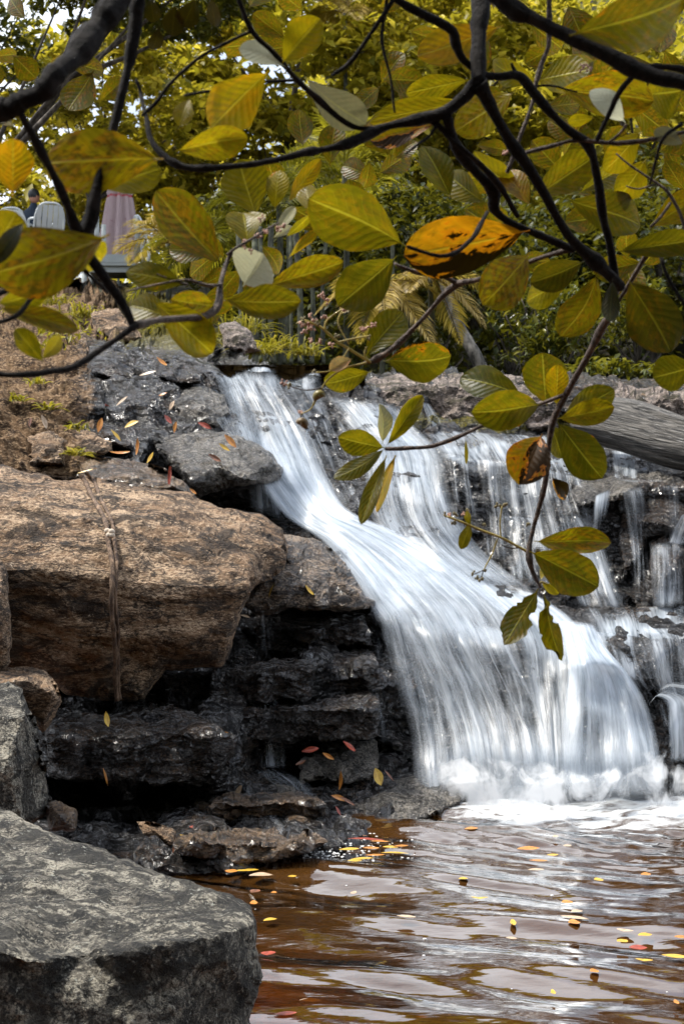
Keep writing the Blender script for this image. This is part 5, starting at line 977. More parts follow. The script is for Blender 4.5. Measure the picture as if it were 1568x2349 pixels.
B = [  # points (x, y, d), widths
 ([(1900,-500,2.1),(1500,-330,1.9),(1000,-260,1.8),(600,-190,1.7),(380,-90,1.65),(270,-5,1.6),(190,105,1.55),(120,178,1.5),(50,238,1.5),(0,248,1.5),(-120,262,1.5)], [90,80,70,62,54,46,42,46,44,40,40]),
 ([(330,-120,1.66),(315,-10,1.65),(300,100,1.65),(266,260,1.65),(226,420,1.65),(192,530,1.65),(166,582,1.65)], [26,24,21,20,22,26,28]),
 ([(44,252,1.5),(90,350,1.55),(140,445,1.6),(178,538,1.65),(235,622,1.68),(282,700,1.7),(310,748,1.7)], [20,18,18,20,22,18,16]),
 ([(166,585,1.65),(80,636,1.6),(0,672,1.55),(-60,690,1.55)], [18,15,13,12]), ([(160,592,1.65),(150,630,1.63),(88,664,1.6),(38,722,1.56),(-40,742,1.55)], [12,12,10,11,11]),
 ([(310,748,1.7),(230,805,1.68),(160,845,1.65),(100,858,1.62),(40,858,1.6),(-60,850,1.6)], [14,13,14,15,14,14]),
 ([(168,590,1.66),(200,620,1.67),(230,650,1.7),(250,672,1.72)], [10,9,8,5]),
 ([(310,745,1.7),(355,737,1.8),(420,735,1.88),(475,728,1.92),(500,702,1.95),(506,650,1.97),(520,600,2.0),(528,578,2.0)], [15,16,15,17,16,11,9,7], 'twig'),
 ([(525,590,2.0),(560,562,2.0),(600,535,2.02),(640,512,2.04)], [6,6,5,4], 'twig'), ([(505,650,1.97),(470,655,1.95),(420,645,1.93),(330,660,1.9),(290,668,1.88)], [6,6,5,5,4], 'twig'), ([(430,648,1.93),(390,640,1.93),(360,628,1.92)], [5,4,3], 'twig'),
 ([(1094,190,1.95),(1070,218,1.95),(1020,258,1.95),(960,270,1.95),(880,288,1.95),(800,330,1.93),(745,347,1.92),(690,352,1.9),(615,368,1.88),(540,382,1.86),(480,388,1.85),(430,386,1.85),(385,365,1.85),(350,322,1.86),(335,262,1.88),(322,215,1.9),(308,182,1.9)], [30,30,26,22,18,19,15,17,14,15,17,17,15,13,11,9,7]),
 ([(1094,-160,2.1),(1096,0,2.0),(1098,100,1.97),(1094,195,1.95)], [40,36,33,36]),
 ([(1096,195,1.95),(1125,248,1.97),(1160,310,2.0),(1200,372,2.03),(1258,470,2.08),(1310,548,2.12),(1352,592,2.15),(1395,632,2.18),(1420,655,2.2)], [30,26,24,23,22,22,24,26,24]),
 ([(1060,-60,1.8),(1130,-8,1.8),(1200,38,1.8),(1330,98,1.8),(1470,160,1.8),(1560,192,1.8),(1700,230,1.8)], [36,34,33,34,36,38,40]),
 ([(1105,168,1.96),(1150,176,1.97),(1188,178,1.98),(1225,220,2.0),(1290,290,2.03),(1345,335,2.06),(1366,400,2.1),(1382,480,2.13),(1395,560,2.17),(1408,640,2.2)], [18,17,20,18,18,19,20,17,17,20]),
 ([(1190,185,1.98),(1182,165,1.98),(1174,148,1.97)], [11,9,6]),
 ([(880,-40,1.9),(908,-4,1.9),(960,30,1.91),(1030,68,1.93),(1045,100,1.94),(1062,130,1.95),(1082,152,1.96)], [16,18,17,18,17,16,16]),
 ([(906,0,1.9),(872,50,1.9),(832,100,1.92),(792,152,1.94),(760,176,1.95)], [11,10,9,9,7]), ([(540,-30,1.8),(552,8,1.8),(582,68,1.82),(620,110,1.84),(675,176,1.88),(715,215,1.9),(765,262,1.93),(810,290,1.95),(850,292,1.95)], [12,11,13,11,12,12,13,12,10]),
 ([(582,72,1.82),(520,100,1.82),(450,135,1.83),(395,190,1.84),(355,238,1.85),(330,265,1.86)], [8,8,8,8,8,6]), ([(690,188,1.9),(640,186,1.9),(585,186,1.88),(530,203,1.87),(470,214,1.86),(425,220,1.86)], [9,8,8,7,7,4]), ([(538,200,1.87),(525,230,1.87),(505,258,1.87)], [5,4,3]),
 ([(1020,262,1.95),(1035,310,1.98),(1055,345,2.0),(1090,392,2.03),(1128,440,2.06),(1134,482,2.08),(1180,515,2.1),(1255,548,2.14),(1310,572,2.16)], [24,22,21,22,22,20,17,18,18]),
 ([(990,278,1.96),(1025,310,1.97),(1050,335,1.98),(1100,378,2.0),(1148,430,2.04),(1185,495,2.08)], [13,12,11,12,13,13]),
 ([(1118,488,2.06),(1100,520,2.0),(1080,548,1.97),(1040,582,1.95),(1005,590,1.94),(968,578,1.93),(938,566,1.93)], [8,9,10,11,10,8,6]),
 ([(1000,275,1.96),(985,305,1.95),(960,325,1.94),(930,350,1.93)], [8,7,6,4]),
 ([(1416,650,2.2),(1404,705,2.25),(1375,755,2.3),(1340,828,2.35),(1300,900,2.4),(1272,958,2.43),(1262,1010,2.45),(1254,1080,2.47),(1240,1145,2.48),(1224,1210,2.5),(1213,1265,2.5),(1220,1310,2.5),(1238,1348,2.5)], [15,15,15,14,17,14,11,11,11,11,12,8,7], 'twig'),
 ([(1296,905,2.4),(1262,920,2.4),(1200,946,2.42),(1120,974,2.44),(1060,1002,2.45),(1000,1024,2.46),(945,1030,2.46),(885,1028,2.46)], [10,8,8,8,8,8,8,9], 'twig'),
 ([(1310,574,2.16),(1240,590,2.18),(1160,616,2.2),(1100,640,2.22),(1052,656,2.24),(1010,690,2.26),(965,730,2.28),(925,772,2.3),(890,805,2.31),(860,824,2.32),(835,830,2.32)], [9,10,11,12,13,11,11,12,13,12,8], 'twig'),
 ([(1052,656,2.24),(1020,640,2.23),(965,630,2.22),(920,614,2.2),(905,606,2.2)], [9,9,9,7,6], 'twig'),
 ([(1490,560,2.15),(1478,590,2.17),(1450,640,2.2),(1420,690,2.24)], [10,10,11,8], 'twig'), ([(1515,590,2.15),(1530,640,2.15),(1568,705,2.15),(1600,740,2.15)], [8,8,8,8]),
 ([(1263,-30,2.1),(1258,90,2.1),(1241,142,2.1),(1226,200,2.1),(1214,250,2.1),(1188,318,2.1),(1165,390,2.1)], [10,10,10,9,9,9,7], 'twig'), ([(1226,196,2.1),(1270,195,2.1),(1320,206,2.1)], [6,5,4]),
 ([(1205,352,2.05),(1270,335,2.05),(1310,320,2.05),(1350,322,2.05),(1420,326,2.05),(1490,318,2.05),(1568,300,2.05),(1640,290,2.05)], [8,9,8,8,9,9,8,8], 'twig'),
 ([(1410,350,2.2),(1450,385,2.2),(1504,425,2.2),(1528,445,2.2),(1555,490,2.2),(1568,530,2.2)], [4,5,6,8,7,7], 'twig'), ([(1504,425,2.2),(1470,430,2.2),(1440,424,2.2)], [4,4,3], 'twig'), ([(1535,465,2.2),(1510,500,2.2),(1490,520,2.2)], [5,5,4], 'twig'),
 ([(885,-20,1.9),(880,40,1.9),(880,100,1.9),(892,160,1.9),(897,220,1.9),(903,258,1.9)], [7,7,6,6,6,5]),
 ([(1600,180,1.85),(1560,158,1.85),(1510,148,1.85),(1468,156,1.85),(1420,210,1.88),(1390,270,1.9),(1368,322,1.92)], [14,14,14,13,13,12,12]),
 ([(1568,280,1.9),(1520,320,1.9),(1490,420,1.95)], [9,8,5]),
 ([(1392,325,2.05),(1410,312,2.04),(1434,282,2.02)], [5,5,4], 'twig'),
]
for i, b in enumerate(B): br_mesh(b[0], b[1], 'branch', b[2] if len(b) > 2 else 'bark', i)
# the trunk stands on the right bank, out of the frame
tk = MB(); s = spline([P(2400, 2700, 2.6), P(2350, 1500, 2.5), P(2250, 400, 2.4), P(1900, -480, 2.1), P(1094, -160, 2.1)], 40); tk.tube(s, np.linspace(.14, .03, 40), 12, .2, 77); s = spline([P(2250, 400, 2.4), P(1900, 250, 2.0), P(1700, 230, 1.8)], 14); tk.tube(s, np.linspace(.06, .02, 14), 10, .2, 78)
s = spline([P(1900, -480, 2.1), P(1500, -250, 2.0), P(1060, -60, 1.8)], 14); tk.tube(s, np.linspace(.04, .02, 14), 10, .2, 79); s = spline([P(1500, -330, 1.9), P(1100, -200, 1.9), P(880, -40, 1.9)], 14); tk.tube(s, np.linspace(.03, .012, 14), 8, .2, 80)
s = spline([P(880, -40, 1.9), P(700, -90, 1.9), P(540, -30, 1.8)], 12); tk.tube(s, np.linspace(.012, .008, 12), 8, .2, 81); s = spline([P(1263, -200, 2.1), P(1263, -30, 2.1)], 8); tk.tube(s, .008, 8); s = spline([P(2250, 400, 2.4), P(1850, 320, 2.1), P(1640, 290, 2.05)], 10); tk.tube(s, np.linspace(.03, .008, 10), 8)
tk.build('trunk', M['bark'], TREE)

cl, pts = crown_pts((.2, -1.6, 4.6), (5.0, 2.6, 1.5), 160, 60, .5, hollow=.2); v, F, rn = leaf_quads(pts, .17, asp=.55); link('crown', mesh('crown', v, F, {'rnd': rn}), M['darkcanopy'], TREE)  # unseen leaf mass added over the camera to block front skylight
def leaf(bx, by, tx, ty, w, d, tone=.2, spots=.2, burn=0, pale=0, shade=0, bend=0., roll=None, dd=None, fold=.16, curl=0., label=None, cup=.05, tear=0):
    rs = np.random.default_rng(int(abs(bx * 13 + by * 7 + tx)))
    roll = rs.uniform(-.45, .45) if roll is None else roll; dd = rs.uniform(-.05, .05) if dd is None else dd
    b = P(bx, by, d); t = P(tx, ty, d + dd); ax = t - b; L = np.linalg.norm(ax); ax /= L
    view = b / 1.0 - np.array([0, 0, CAM_H]); view /= np.linalg.norm(view); sd_ = np.cross(ax, view); sd_ /= np.linalg.norm(sd_); nr = np.cross(sd_, ax)
    if nr @ view > 0: nr = -nr
    c, s_ = math.cos(roll), math.sin(roll); sd2 = sd_ * c + nr * s_; nr2 = nr * c - sd_ * s_
    W = w / FD * d / max(.5, c); nu, nv = 15, 27; u = np.linspace(-1, 1, nu); v = np.linspace(0, 1, nv); U, Vv = np.meshgrid(u, v)
    vv = np.clip((Vv - .07) / .93, 0, 1); prof = np.sin(np.pi * vv ** 1.12) ** .62 * (.72 + .42 * vv); prof /= prof.max()
    prof = np.where(Vv < .07, .025, np.maximum(prof, .03 * (1 - vv)))
    ed = 1 + .11 * fbm(np.stack([Vv.ravel() * 5, np.sign(U.ravel()) * 2., np.full(U.size, bx * .1)], -1), 3, 500).reshape(U.shape) * np.abs(U)
    if tear: ed = ed - tear * np.clip(fbm(np.stack([Vv.ravel() * 9, np.sign(U.ravel()) * 2., np.full(U.size, bx * .3)], -1), 2, 505).reshape(U.shape) - .05, 0, 1) * np.abs(U) ** 2 * 2
    wl = W / 2 * prof * ed; ph = Vv * 11 - np.abs(U) * 2.6
    fold = fold if fold != .16 else rs.uniform(-.05, .42); cup = cup if cup != .05 else rs.uniform(.02, .10)
    z = fold * np.abs(U) * wl + cup * L * (np.sin(np.pi * Vv) - .5) * (1 if rs.random() < .7 else -1) - .004 * L * np.abs(np.cos(np.pi * ph)) * (1 - np.abs(U) ** 3) * (prof > .1) + .03 * L * fbm(np.stack([U.ravel() * 1.3, Vv.ravel() * 2.5, np.full(U.size, by * .1)], -1), 2, 510).reshape(U.shape) * np.abs(U)
    z = z - .05 * L * Vv ** 3 * rs.uniform(-1, 2)
    X = U * wl
    if curl:
        sgn = np.sign(curl); m = np.clip((U * sgn - .35) / .65, 0, 1); an = m * abs(curl); r = .35 * W / 2
        X = np.where(m > 0, sgn * (.35 * wl + wl * .65 * np.sin(an) / max(abs(curl), .1)), X); z = z + np.where(m > 0, wl * .65 * (1 - np.cos(an)) / max(abs(curl), .1), 0)
    cb = bend * L * np.sin(np.pi * Vv)
    tw = rs.uniform(-.7, .7) * (Vv - .35); X, z = X * np.cos(tw) - z * np.sin(tw), X * np.sin(tw) + z * np.cos(tw)
    V = b + ax * (Vv * L)[..., None] + sd2 * (X + cb)[..., None] + nr2 * z[..., None]
    st = MB(); me = mesh('leaf', V.reshape(-1, 3), grid_faces(nv, nu), None, np.stack([U.ravel(), Vv.ravel()], -1))
    o = link('leaf', me, M['leaf'], TREE)
    for k, q in (('tone', tone), ('spots', spots), ('burn', burn), ('pale', pale), ('shade', shade)): o[k] = float(q)
    if label: o['label'] = label
    return o
L_ = leaf
L_(30,452,30,318,92,1.6,.62,.2); L_(378,363,92,368,150,1.62,.5,.8,label='big half brown half green leaf'); L_(215,430,366,388,84,1.7,.3,.1); L_(512,612,356,438,108,1.9,.3,.95,curl=-.9,label='mottled leaf with its edge rolled up')
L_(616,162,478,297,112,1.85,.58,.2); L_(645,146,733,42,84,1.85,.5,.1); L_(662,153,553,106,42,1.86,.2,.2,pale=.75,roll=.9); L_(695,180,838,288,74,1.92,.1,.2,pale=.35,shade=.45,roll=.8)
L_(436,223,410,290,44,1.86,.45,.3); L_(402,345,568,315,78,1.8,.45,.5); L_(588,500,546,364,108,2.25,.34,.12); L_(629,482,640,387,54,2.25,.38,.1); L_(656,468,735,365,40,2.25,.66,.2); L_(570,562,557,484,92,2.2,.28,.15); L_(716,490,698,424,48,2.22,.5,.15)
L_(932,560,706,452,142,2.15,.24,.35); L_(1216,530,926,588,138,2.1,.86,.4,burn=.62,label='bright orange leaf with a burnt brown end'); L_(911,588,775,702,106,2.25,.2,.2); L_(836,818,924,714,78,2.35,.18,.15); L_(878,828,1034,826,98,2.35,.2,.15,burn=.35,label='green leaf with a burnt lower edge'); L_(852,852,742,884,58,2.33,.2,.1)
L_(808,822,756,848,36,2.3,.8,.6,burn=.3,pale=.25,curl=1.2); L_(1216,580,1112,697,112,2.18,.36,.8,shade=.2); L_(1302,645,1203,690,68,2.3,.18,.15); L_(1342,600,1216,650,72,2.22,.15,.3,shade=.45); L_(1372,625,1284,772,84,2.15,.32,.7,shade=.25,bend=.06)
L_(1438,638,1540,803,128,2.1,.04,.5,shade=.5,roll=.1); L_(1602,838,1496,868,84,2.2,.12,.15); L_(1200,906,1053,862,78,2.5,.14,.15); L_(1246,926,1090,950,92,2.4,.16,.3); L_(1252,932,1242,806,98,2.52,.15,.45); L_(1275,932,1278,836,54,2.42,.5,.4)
L_(1286,956,1405,896,70,2.46,.12,.2); L_(1276,962,1408,934,60,2.4,.38,.5); L_(1276,966,1378,1098,96,2.42,.08,.2,roll=.15); L_(1243,992,1190,1112,102,2.4,.66,.2,burn=.72,label='yellow leaf with two large burnt brown patches'); L_(1262,972,1288,1052,62,2.55,.2,.1); L_(1264,1094,1302,1142,38,2.45,.75,.9,burn=.95,label='small dried brown leaf')
L_(884,1028,776,1004,62,2.44,.22,.15); L_(884,1026,968,906,46,2.48,.18,.2,curl=1.1); L_(878,1018,872,925,40,2.5,.15,.1,pale=.25,roll=.7); L_(884,1028,765,1093,44,2.4,.18,.15,bend=.05); L_(886,1044,828,1204,38,2.42,.10,.2,shade=.15); L_(905,1043,866,1176,26,2.46,.58,.3,roll=.8); L_(1067,1004,1069,1066,9,2.45,.25,.3)
L_(1222,1244,1398,1238,64,2.48,.18,.75,roll=.1); L_(1214,1264,1372,1346,100,2.46,.12,.4,roll=.1); L_(1234,1350,1156,1482,70,2.5,.16,.3,tear=.5); L_(1244,1350,1280,1518,50,2.52,.16,.3,tear=1.2,label='hanging leaf with torn edges'); L_(1080,1194,1056,1260,26,2.5,.35,.1); L_(1075,1206,1069,1172,16,2.5,.4,.1)
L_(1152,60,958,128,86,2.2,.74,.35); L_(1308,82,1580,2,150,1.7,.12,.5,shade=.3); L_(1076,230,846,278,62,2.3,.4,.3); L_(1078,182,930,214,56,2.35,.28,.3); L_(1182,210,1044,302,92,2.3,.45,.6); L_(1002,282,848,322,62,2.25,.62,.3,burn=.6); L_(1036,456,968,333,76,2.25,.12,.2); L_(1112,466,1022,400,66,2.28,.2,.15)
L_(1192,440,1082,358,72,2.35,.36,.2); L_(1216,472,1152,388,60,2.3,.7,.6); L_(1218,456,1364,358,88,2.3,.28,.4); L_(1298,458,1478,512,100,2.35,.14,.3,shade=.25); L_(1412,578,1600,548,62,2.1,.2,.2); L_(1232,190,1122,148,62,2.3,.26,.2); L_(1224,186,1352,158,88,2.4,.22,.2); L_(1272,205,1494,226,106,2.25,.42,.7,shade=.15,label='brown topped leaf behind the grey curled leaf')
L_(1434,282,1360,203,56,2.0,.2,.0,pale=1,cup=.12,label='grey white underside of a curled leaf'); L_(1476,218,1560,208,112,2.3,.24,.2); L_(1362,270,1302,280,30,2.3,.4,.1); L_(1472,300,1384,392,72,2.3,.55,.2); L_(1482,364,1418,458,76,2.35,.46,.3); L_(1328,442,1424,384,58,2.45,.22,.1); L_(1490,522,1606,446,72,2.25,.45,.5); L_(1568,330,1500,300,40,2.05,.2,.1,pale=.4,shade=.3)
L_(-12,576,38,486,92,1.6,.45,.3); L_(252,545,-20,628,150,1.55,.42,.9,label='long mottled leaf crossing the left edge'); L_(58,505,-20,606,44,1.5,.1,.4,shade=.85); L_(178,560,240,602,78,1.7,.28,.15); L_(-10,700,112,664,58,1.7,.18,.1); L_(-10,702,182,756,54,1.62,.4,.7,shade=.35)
L_(102,832,36,753,50,1.66,.24,.1); L_(96,826,142,772,38,1.7,.42,.1); L_(428,652,289,624,66,1.93,.22,.2); L_(404,732,296,698,72,1.9,.24,.2); L_(348,686,490,812,96,1.88,.28,.3,curl=-.7); L_(497,702,398,690,62,1.95,.3,.8); L_(510,690,690,692,80,1.97,.3,.3,curl=-.8)
L_(560,656,604,582,112,2.15,.3,.2,pale=.62,cup=.15,fold=.4,label='crumpled cream coloured leaf'); L_(606,658,788,602,74,2.15,.35,.6,curl=-1.2); L_(659,594,727,523,20,2.2,.66,.2,roll=.9); L_(630,542,676,472,26,2.2,.3,.1,pale=.35); L_(625,546,672,518,20,2.2,.25,.1,pale=.5); L_(655,546,714,488,24,2.2,.15,.2,roll=.7)
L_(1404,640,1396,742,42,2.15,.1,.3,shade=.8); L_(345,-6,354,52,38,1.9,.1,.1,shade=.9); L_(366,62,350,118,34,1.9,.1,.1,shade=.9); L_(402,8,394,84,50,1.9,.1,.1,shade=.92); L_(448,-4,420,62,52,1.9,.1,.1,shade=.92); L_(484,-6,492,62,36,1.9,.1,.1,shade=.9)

fv, ff, fu, base = [], [], [], 0
for i in range(104):
    if i < 56: x, y = RNG.uniform(1080, 1640), RNG.uniform(-20, 640)
    elif i < 66: x, y = RNG.uniform(400, 620), RNG.uniform(560, 700)
    elif i < 80: x, y = RNG.uniform(560, 1080), RNG.uniform(-30, 260)
    elif i < 92: x, y = RNG.uniform(-60, 330), RNG.uniform(40, 330)
    else: x, y = RNG.uniform(620, 960), RNG.uniform(330, 560)
    a = RNG.uniform(0, 6.28); l = RNG.uniform(70, 125); o = L_(x, y, x + l * math.cos(a), y + l * math.sin(a) * .8, l * RNG.uniform(.45, .68), RNG.uniform(2.5, 3.1), .2, .5); me = o.data
    v = np.zeros(len(me.vertices) * 3); me.vertices.foreach_get('co', v); fv.append(v.reshape(-1, 3)); nu, nv = 15, 27; ff += (grid_faces(nv, nu) + base).tolist(); base += nu * nv
    U, Vv = np.meshgrid(np.linspace(-1, 1, nu), np.linspace(0, 1, nv)); fu.append(np.stack([U.ravel(), Vv.ravel()], -1)); bpy.data.objects.remove(o)
o = link('leaves', mesh('leaves', np.vstack(fv), ff, None, np.vstack(fu)), M['leaf'], TREE); o['kind'] = 'stuff'
for k, q in (('tone', .26), ('spots', .75), ('burn', 0.), ('pale', 0.), ('shade', .12)): o[k] = float(q)

# flower stalks, buds and nuts
def stalk(pts, w, d, mat='stalk', nm='flower_stalk'):
    s = spline([(x, y, d) for x, y in pts], 5 * len(pts)); mb = MB(); mb.tube(P(s[:, 0], s[:, 1], s[:, 2]), np.linspace(w, w * .7, len(s)) / 2 / FD * d, 6, .15); return mb.build(nm, M[mat], TREE)
def florets(pts, d, mat, r=4, n=5, sp=7):
    for x, y in pts:
        mb = MB(); c = P(x, y, d + RNG.normal(0, .01)); q = r / FD * d
        for k in range(n):
            p = c + RNG.normal(0, sp * .6, 3) / FD * d; g = q * RNG.uniform(.6, 1.1); mb.ball(p, (g, g * .8, g * RNG.uniform(.8, 1.5)), 6, 5); mb.tube([c, (c + p) / 2, p], q * .25, 4)
        mb.build('flower_cluster', M[mat], TREE)
stalk([(850,832),(800,800),(775,785),(735,750),(700,738)], 8, 2.31); stalk([(745,758),(750,735),(790,705)], 6, 2.31); stalk([(775,785),(820,775),(850,770)], 5, 2.31); stalk([(850,832),(836,815),(840,795)], 6, 2.31)
stalk([(840,832),(790,845),(755,868),(738,890),(715,935),(690,950)], 5, 2.3); stalk([(738,890),(700,895),(660,885)], 4, 2.3, 'twig'); stalk([(800,800),(780,830),(760,850),(720,855)], 4, 2.3); stalk([(735,750),(700,735),(680,742)], 5, 2.31); stalk([(790,705),(775,740),(800,790)],4,2.32)
florets([(690,742),(705,745),(720,735),(750,690),(740,680),(735,675),(712,722),(790,710),(715,780),(735,785),(760,790),(840,750),(832,755),(860,745),(700,760),(716,750),(650,880),(690,945),(745,728)], 2.31, 'flower', 3.2, 6, 6); florets([(695,730),(730,745),(770,770),(720,855),(845,775),(660,885)], 2.3, 'bud', 3.5, 5, 6)
stalk([(1213,1268),(1180,1250),(1150,1234),(1100,1215),(1060,1198),(1022,1184)], 7, 2.5); stalk([(1148,1236),(1146,1200),(1150,1162)], 4, 2.5); stalk([(1140,1236),(1128,1270),(1108,1308)], 4, 2.5); stalk([(1108,1308),(1085,1318)], 3, 2.5, 'twig'); stalk([(1108,1308),(1102,1328)], 3, 2.5, 'twig'); stalk([(1190,1256),(1170,1258),(1148,1250)], 4, 2.5, 'twig')
florets([(1150,1160),(1138,1160),(1160,1158),(1022,1182),(1045,1180),(1072,1172),(1040,1200),(1110,1202),(1230,1265),(1210,1205)], 2.5, 'bud', 3.2, 5, 4); florets([(1085,1315),(1102,1330),(1092,1325),(1110,1308)], 2.5, 'bud', 3, 4, 4); florets([(1030,1180),(1060,1178)], 2.5, 'flower', 3, 4, 4)
florets([(590,540),(610,530),(640,525),(650,520),(600,500),(560,560),(575,575)], 2.02, 'flower', 3.2, 6, 7); florets([(1340,150),(1350,155),(1335,160),(1160,350),(1180,345)], 2.1, 'flower', 3.2, 6, 8)
stalk([(1238,1348),(1240,1335),(1255,1340)], 5, 2.5); L_(1240,1335,1278,1360,22,2.52,.45,.1); L_(1240,1330,1246,1300,18,2.52,.4,.1)
for (x, y, r, mt, rot) in ((733, 914, 15, 'nut', .6), (690, 977, 15, 'nutbrown', -.3)):
    d = 2.3; mb = MB(); n = 16; a = np.linspace(-.3, 3.0, n); R0 = r * .62; q = np.stack([x + R0 * np.cos(a + rot) * .85, y - R0 * np.sin(a + rot), np.full(n, d)], -1)
    mb.tube(P(q[:, 0], q[:, 1], q[:, 2]), r * .72 / FD * d * np.sin(np.linspace(.25, 2.9, n)) ** .55, 12, .05); o = mb.build('cashew_nut', M[mt], TREE)
stalk([(715,935),(725,910),(733,905)], 3, 2.3); stalk([(690,950),(690,965)], 4, 2.3, 'twig')

# ------------------------------------------------------------------ fallen leaves
def small_leaf(L, W, kind, seed):
    rs = np.random.default_rng(seed); nu, nv = 7, 11; U, V = np.meshgrid(np.linspace(-1, 1, nu), np.linspace(0, 1, nv)); pr = np.sin(np.pi * np.clip(V, .02, .985) ** 1.05) ** .75 * W / 2
    z = rs.uniform(.15, .5) * np.abs(U) * pr + rs.uniform(-.12, .22) * L * (V - .5) ** 2 * 2 + .03 * L * rs.normal() * U * V
    return mesh('fallen_leaf', np.stack([(V.ravel() - .5) * L, (U * pr).ravel(), z.ravel()], -1), grid_faces(nv, nu), None, np.stack([U.ravel(), V.ravel()], -1))
def fallen(x, y, lpx, wpx, ang, kind, label, where, tilt=None, up_=.0):
    """ang: direction of the blade in the picture plane (degrees); where: 'pool' or a depth offset from the rock"""
    if where == 'pool': d = float(water_d(y, .008)); 
    else: d = float(cliff_d(np.array([x]), np.array([y]))[0]) - .06 if where == 'rock' else float(where)
    p = P(x, y, d); sc = d / FD; o = bpy.data.objects.new('fallen_leaf', small_leaf(lpx * sc, wpx * sc, kind, int(x * 3 + y))); COL.objects.link(o); o.data.materials.append(LM[kind])
    if where == 'pool':
        L = lpx * sc; a = math.radians(ang); o.rotation_euler = (random.uniform(-.06, .06), random.uniform(-.05, .05), a); o.scale = (1, 1, .3); p[2] = .012 + up_
    else: o.rotation_euler = (math.radians(random.uniform(28, 66) if tilt is None else tilt), math.radians(-ang), 0)
    o.location = p; return tag(o, label, 'leaf', 'fallen leaves')
PL = [(620,2112,34,34,20,'yellow','yellow leaf floating close to the grey foreground boulder'),(582,2075,18,60,10,'orange','orange leaf tucked against the tip of the foreground boulder'),(585,2050,30,50,60,'brown','dark leaf drifting beside the tip of the foreground boulder'),(628,2054,14,40,0,'orange','tiny orange leaf off the tip of the foreground boulder'),(670,2018,20,30,10,'yellow','small yellow leaf on clear brown water near the leaf heap'),(615,2190,28,70,80,'red','red leaf half under the overhang of the foreground boulder'),
 (600,2011,58,75,10,'beige','large beige leaf in the heap behind the foreground boulder'),(566,2001,54,60,5,'yellow','yellow leaf in the heap behind the foreground boulder'),(548,1990,36,60,30,'brown','brown leaf in the heap behind the foreground boulder'),(530,2006,30,60,-20,'orange','orange leaf at the left of the heap behind the foreground boulder'),
 (1080,1903,32,40,8,'orange','orange leaf floating below the foam edge'),(1211,1950,52,60,4,'orange','largest orange leaf on the pool'),(1266,1966,26,40,0,'yellow','slim yellow leaf right of the largest orange one'),(1233,1980,42,36,0,'orange','slim orange leaf just under the largest orange one'),(1228,2003,38,44,8,'beige','pale leaf under two slim orange ones'),(1062,2018,22,40,4,'yellow','small yellow leaf mid pool left of the white streak'),(1273,1922,14,44,0,'beige','tiny pale leaf below the foam'),(1300,1945,20,40,20,'beige','pale leaf right of the tiny pale one below the foam'),
 (1099,2067,14,80,90,'yellow','round yellow leaf in the dark middle of the pool'),(1300,2078,27,60,15,'orange','orange leaf above the cluster on the right'),(1318,2108,70,50,-30,'beige','largest pale leaf of the cluster on the right'),(1316,2120,28,70,10,'orange','orange leaf of the cluster on the right'),(1322,2096,30,50,20,'beige','upper pale leaf of the cluster on the right'),(1372,2025,22,60,15,'yellow','yellow leaf right of the middle streak'),(1480,2013,24,44,5,'orange','orange leaf near the right edge under the ripples'),
 (1176,2119,14,80,0,'yellow','small round yellow leaf left of the cluster'),(1432,2139,22,80,60,'beige','pale upright leaf right of the cluster'),(1478,2150,34,60,10,'yellow','yellow leaf on the right above the red leaf'),(1426,2166,28,60,25,'yellow','yellow leaf left of the red leaf'),(1462,2183,42,70,0,'red','dark red leaf on the right of the pool'),(1476,2205,16,80,80,'yellow','tiny yellow leaf below the red one'),(1545,2198,56,44,-15,'yellow','long yellow leaf at the right edge'),(1560,2155,30,44,-20,'orange','orange leaf cut off by the right edge'),
 (1362,2235,22,50,20,'orange','small orange leaf on the lowest right streak'),(931,2111,44,36,-12,'beige','slim pale leaf on the grey reflection left of centre'),(1172,2155,26,40,-20,'beige','slim pale leaf under the round yellow one'),(712,2300,50,46,5,'beige','pale leaf in the bright reflection at the bottom left'),(655,2332,50,44,8,'red','reddish leaf at the bottom next to the boulder'),(968,2342,28,40,5,'yellow','yellow leaf at the bottom edge'),(1268,2287,12,80,0,'yellow','tiny yellow leaf near the bottom right'),(1550,2302,12,70,0,'orange','tiny orange leaf in the bottom right corner'),(810,2052,14,60,-20,'beige','tiny pale leaf on the brown water left'),
 (815,1922,66,22,2,'orange','long orange leaf at the top of the drift along the wet slab'),(838,1930,80,24,-2,'red','long reddish leaf in the drift along the wet slab'),(870,1937,44,28,-12,'orange','orange leaf right of the reddish one in the drift'),(850,1948,38,28,6,'orange','short orange leaf in the middle of the drift'),(895,1947,36,26,0,'yellow','yellow leaf at the right of the drift'),(920,1945,34,30,12,'orange','outermost right leaf of the upper drift'),(905,1962,64,22,2,'yellow','long yellow leaf at the lower right of the drift'),(800,1955,46,26,2,'yellow','greenish yellow leaf at the left of the drift'),(830,1972,54,30,8,'yellow','yellow leaf in the lowest row of the drift'),(862,1966,50,34,6,'orange','broad orange leaf in the lowest row of the drift'),(812,1979,40,26,10,'yellow','lowest yellow leaf of the drift')]
for i, (x, y, l, w, a, k, lb) in enumerate(PL): fallen(x, y, l, w * .5 if w > 34 else w * .7, a, k, lb, 'pool', up_=.002 * (i % 5))
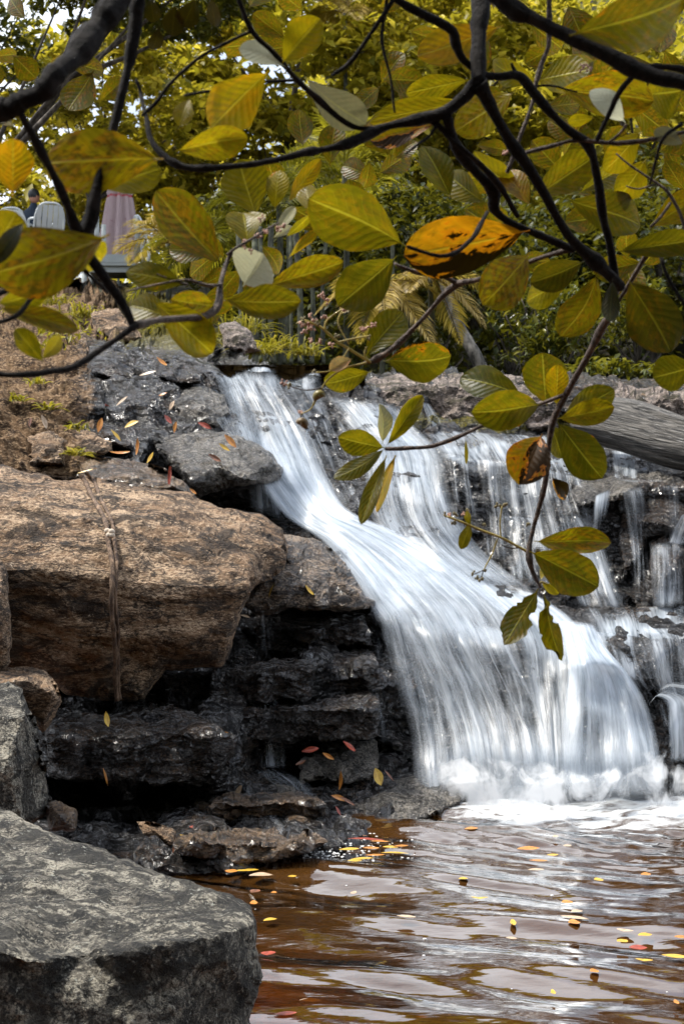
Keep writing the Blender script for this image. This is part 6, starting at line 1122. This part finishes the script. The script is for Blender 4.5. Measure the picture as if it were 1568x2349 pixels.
RL = [(266,1000,36,15,-50,'yellow','yellow leaf with dark rim on the dark blue wet rock',7.6),(302,973,34,17,25,'yellow','pale yellow leaf on the upper side of the dark blue wet rock',7.6),(318,1024,40,14,85,'orange','upright orange leaf in front of the dark blue wet rock',7.55),(346,1050,30,12,60,'yellow','yellow leaf leaning at the left of the rounded grey boulder',7.6),(230,975,34,16,75,'orange','tan leaf standing on the left of the wet slope',7.6),(248,940,30,14,-60,'red','dark red leaf on the left of the wet slope','rock'),(385,962,26,13,-50,'red','red leaf in the middle of the wet slope','rock'),(395,930,26,14,60,'beige','pinkish leaf in the middle of the wet slope','rock'),(402,980,26,10,80,'orange','slim orange leaf low on the wet slope','rock'),(468,940,32,14,-30,'orange','orange leaf near the main fall on the wet slope','rock'),(470,976,34,12,-25,'red','red leaf on the crest of the rounded grey boulder',7.7),(528,1012,40,16,-48,'orange','large orange leaf on the rounded grey boulder',7.6),(514,1026,30,9,-35,'yellow','yellow leaf under the large orange one on the rounded boulder',7.58),(492,1051,34,12,-30,'brown','dark brown leaf low on the rounded grey boulder',7.55),(390,1095,50,10,85,'red','dry red leaf hanging over the low brown rock',7.1),(442,1128,20,9,-40,'orange','small orange leaf at the end of the low brown rock',7.1),(100,968,34,16,-70,'beige','pale leaf on the soil bank left',7.5),(70,968,22,12,80,'brown','brown leaf on the soil bank beside the pale one',7.5),(275,1040,46,9,0,'orange','flat orange leaf under the jagged tan stone',7.4),(340,858,40,14,15,'beige','beige leaf on the layered black rock',8.3),(370,830,30,12,-40,'orange','orange leaf on top of the layered black rock',8.3),(375,905,22,10,20,'orange','small tan leaf just below the layered black rock','rock'),(280,920,34,9,40,'beige','dry leaf on the grey rock of the wet slope',8.0),(200,1081,46,8,15,'yellow','long yellow leaf lying on top of the tan boulder',6.72),
 (622,1356,30,9,70,'yellow','yellow leaf stuck on the pale edge of the flat slab',6.4),(708,1354,30,9,-50,'yellow','bright yellow leaf on the flat grey slab',6.45),(562,1414,24,8,-15,'beige','pale leaf on the lower edge of the flat slab',6.38),(244,1650,36,17,-80,'yellow','mustard leaf in the dark hollow under the tan boulder',5.7),(242,1782,42,9,-75,'orange','slim orange leaf hanging in the dark hollow',5.65),(520,1690,44,20,-30,'orange','orange brown leaf in the little runnel of the dark ledge',5.7),(866,1782,42,28,-70,'yellow','bright yellow leaf standing on the wet rock beside the foam',6.1),(892,1780,34,8,-50,'brown','slim brown leaf right of the bright yellow one',6.12),(783,1790,44,13,85,'orange','curled orange leaf left of the bright yellow one',6.12),(776,1830,34,12,-20,'orange','orange leaf in the puddle of the long wet slab',6.0),(797,1838,40,9,-30,'brown','brown leaf in the puddle of the long wet slab',5.98),(800,1712,36,13,-40,'red','red brown leaf on top of the dark cracked rock',6.2),(752,1735,30,10,-30,'orange','orange leaf on the dark cracked rock',6.2),(712,1720,40,14,10,'red','dark red leaf at the left of the dark cracked rock',6.2),(690,1750,26,10,25,'brown','brown leaf low on the dark cracked rock',6.18),(548,1815,30,14,60,'beige','tan leaf at the foot of the thin trickle',5.85),(775,1860,24,10,-60,'red','red leaf on the end of the long wet slab',5.88),(430,1925,40,14,-25,'yellow','yellow leaf on the dark shelf beside the loose brown stone',5.3),(400,1945,24,9,80,'brown','brown leaf against the loose brown stone',5.12),(460,1895,50,16,10,'red','dark red leaf on the shelf above the yellow one',5.55),(495,1960,20,8,30,'red','red leaf between the shelf and the heap',5.35),(510,1970,36,14,-10,'brown','brown leaf between the shelf and the heap',5.35),(582,1850,26,10,10,'orange','orange leaf on the shelf above the brown wet stone',5.75),(600,1862,20,8,30,'orange','tan scrap beside the orange leaf above the brown wet stone',5.75),(620,960 + 30,10,5,0,'orange','tiny orange scrap at the top of the second fall',8.6),(1025,1015,22,7,10,'orange','orange scrap on the flat ledge under the thin twig',8.35)]
for x, y, l, w, a, k, lb, dd in RL: fallen(x, y, l, w, a, k, lb, dd)
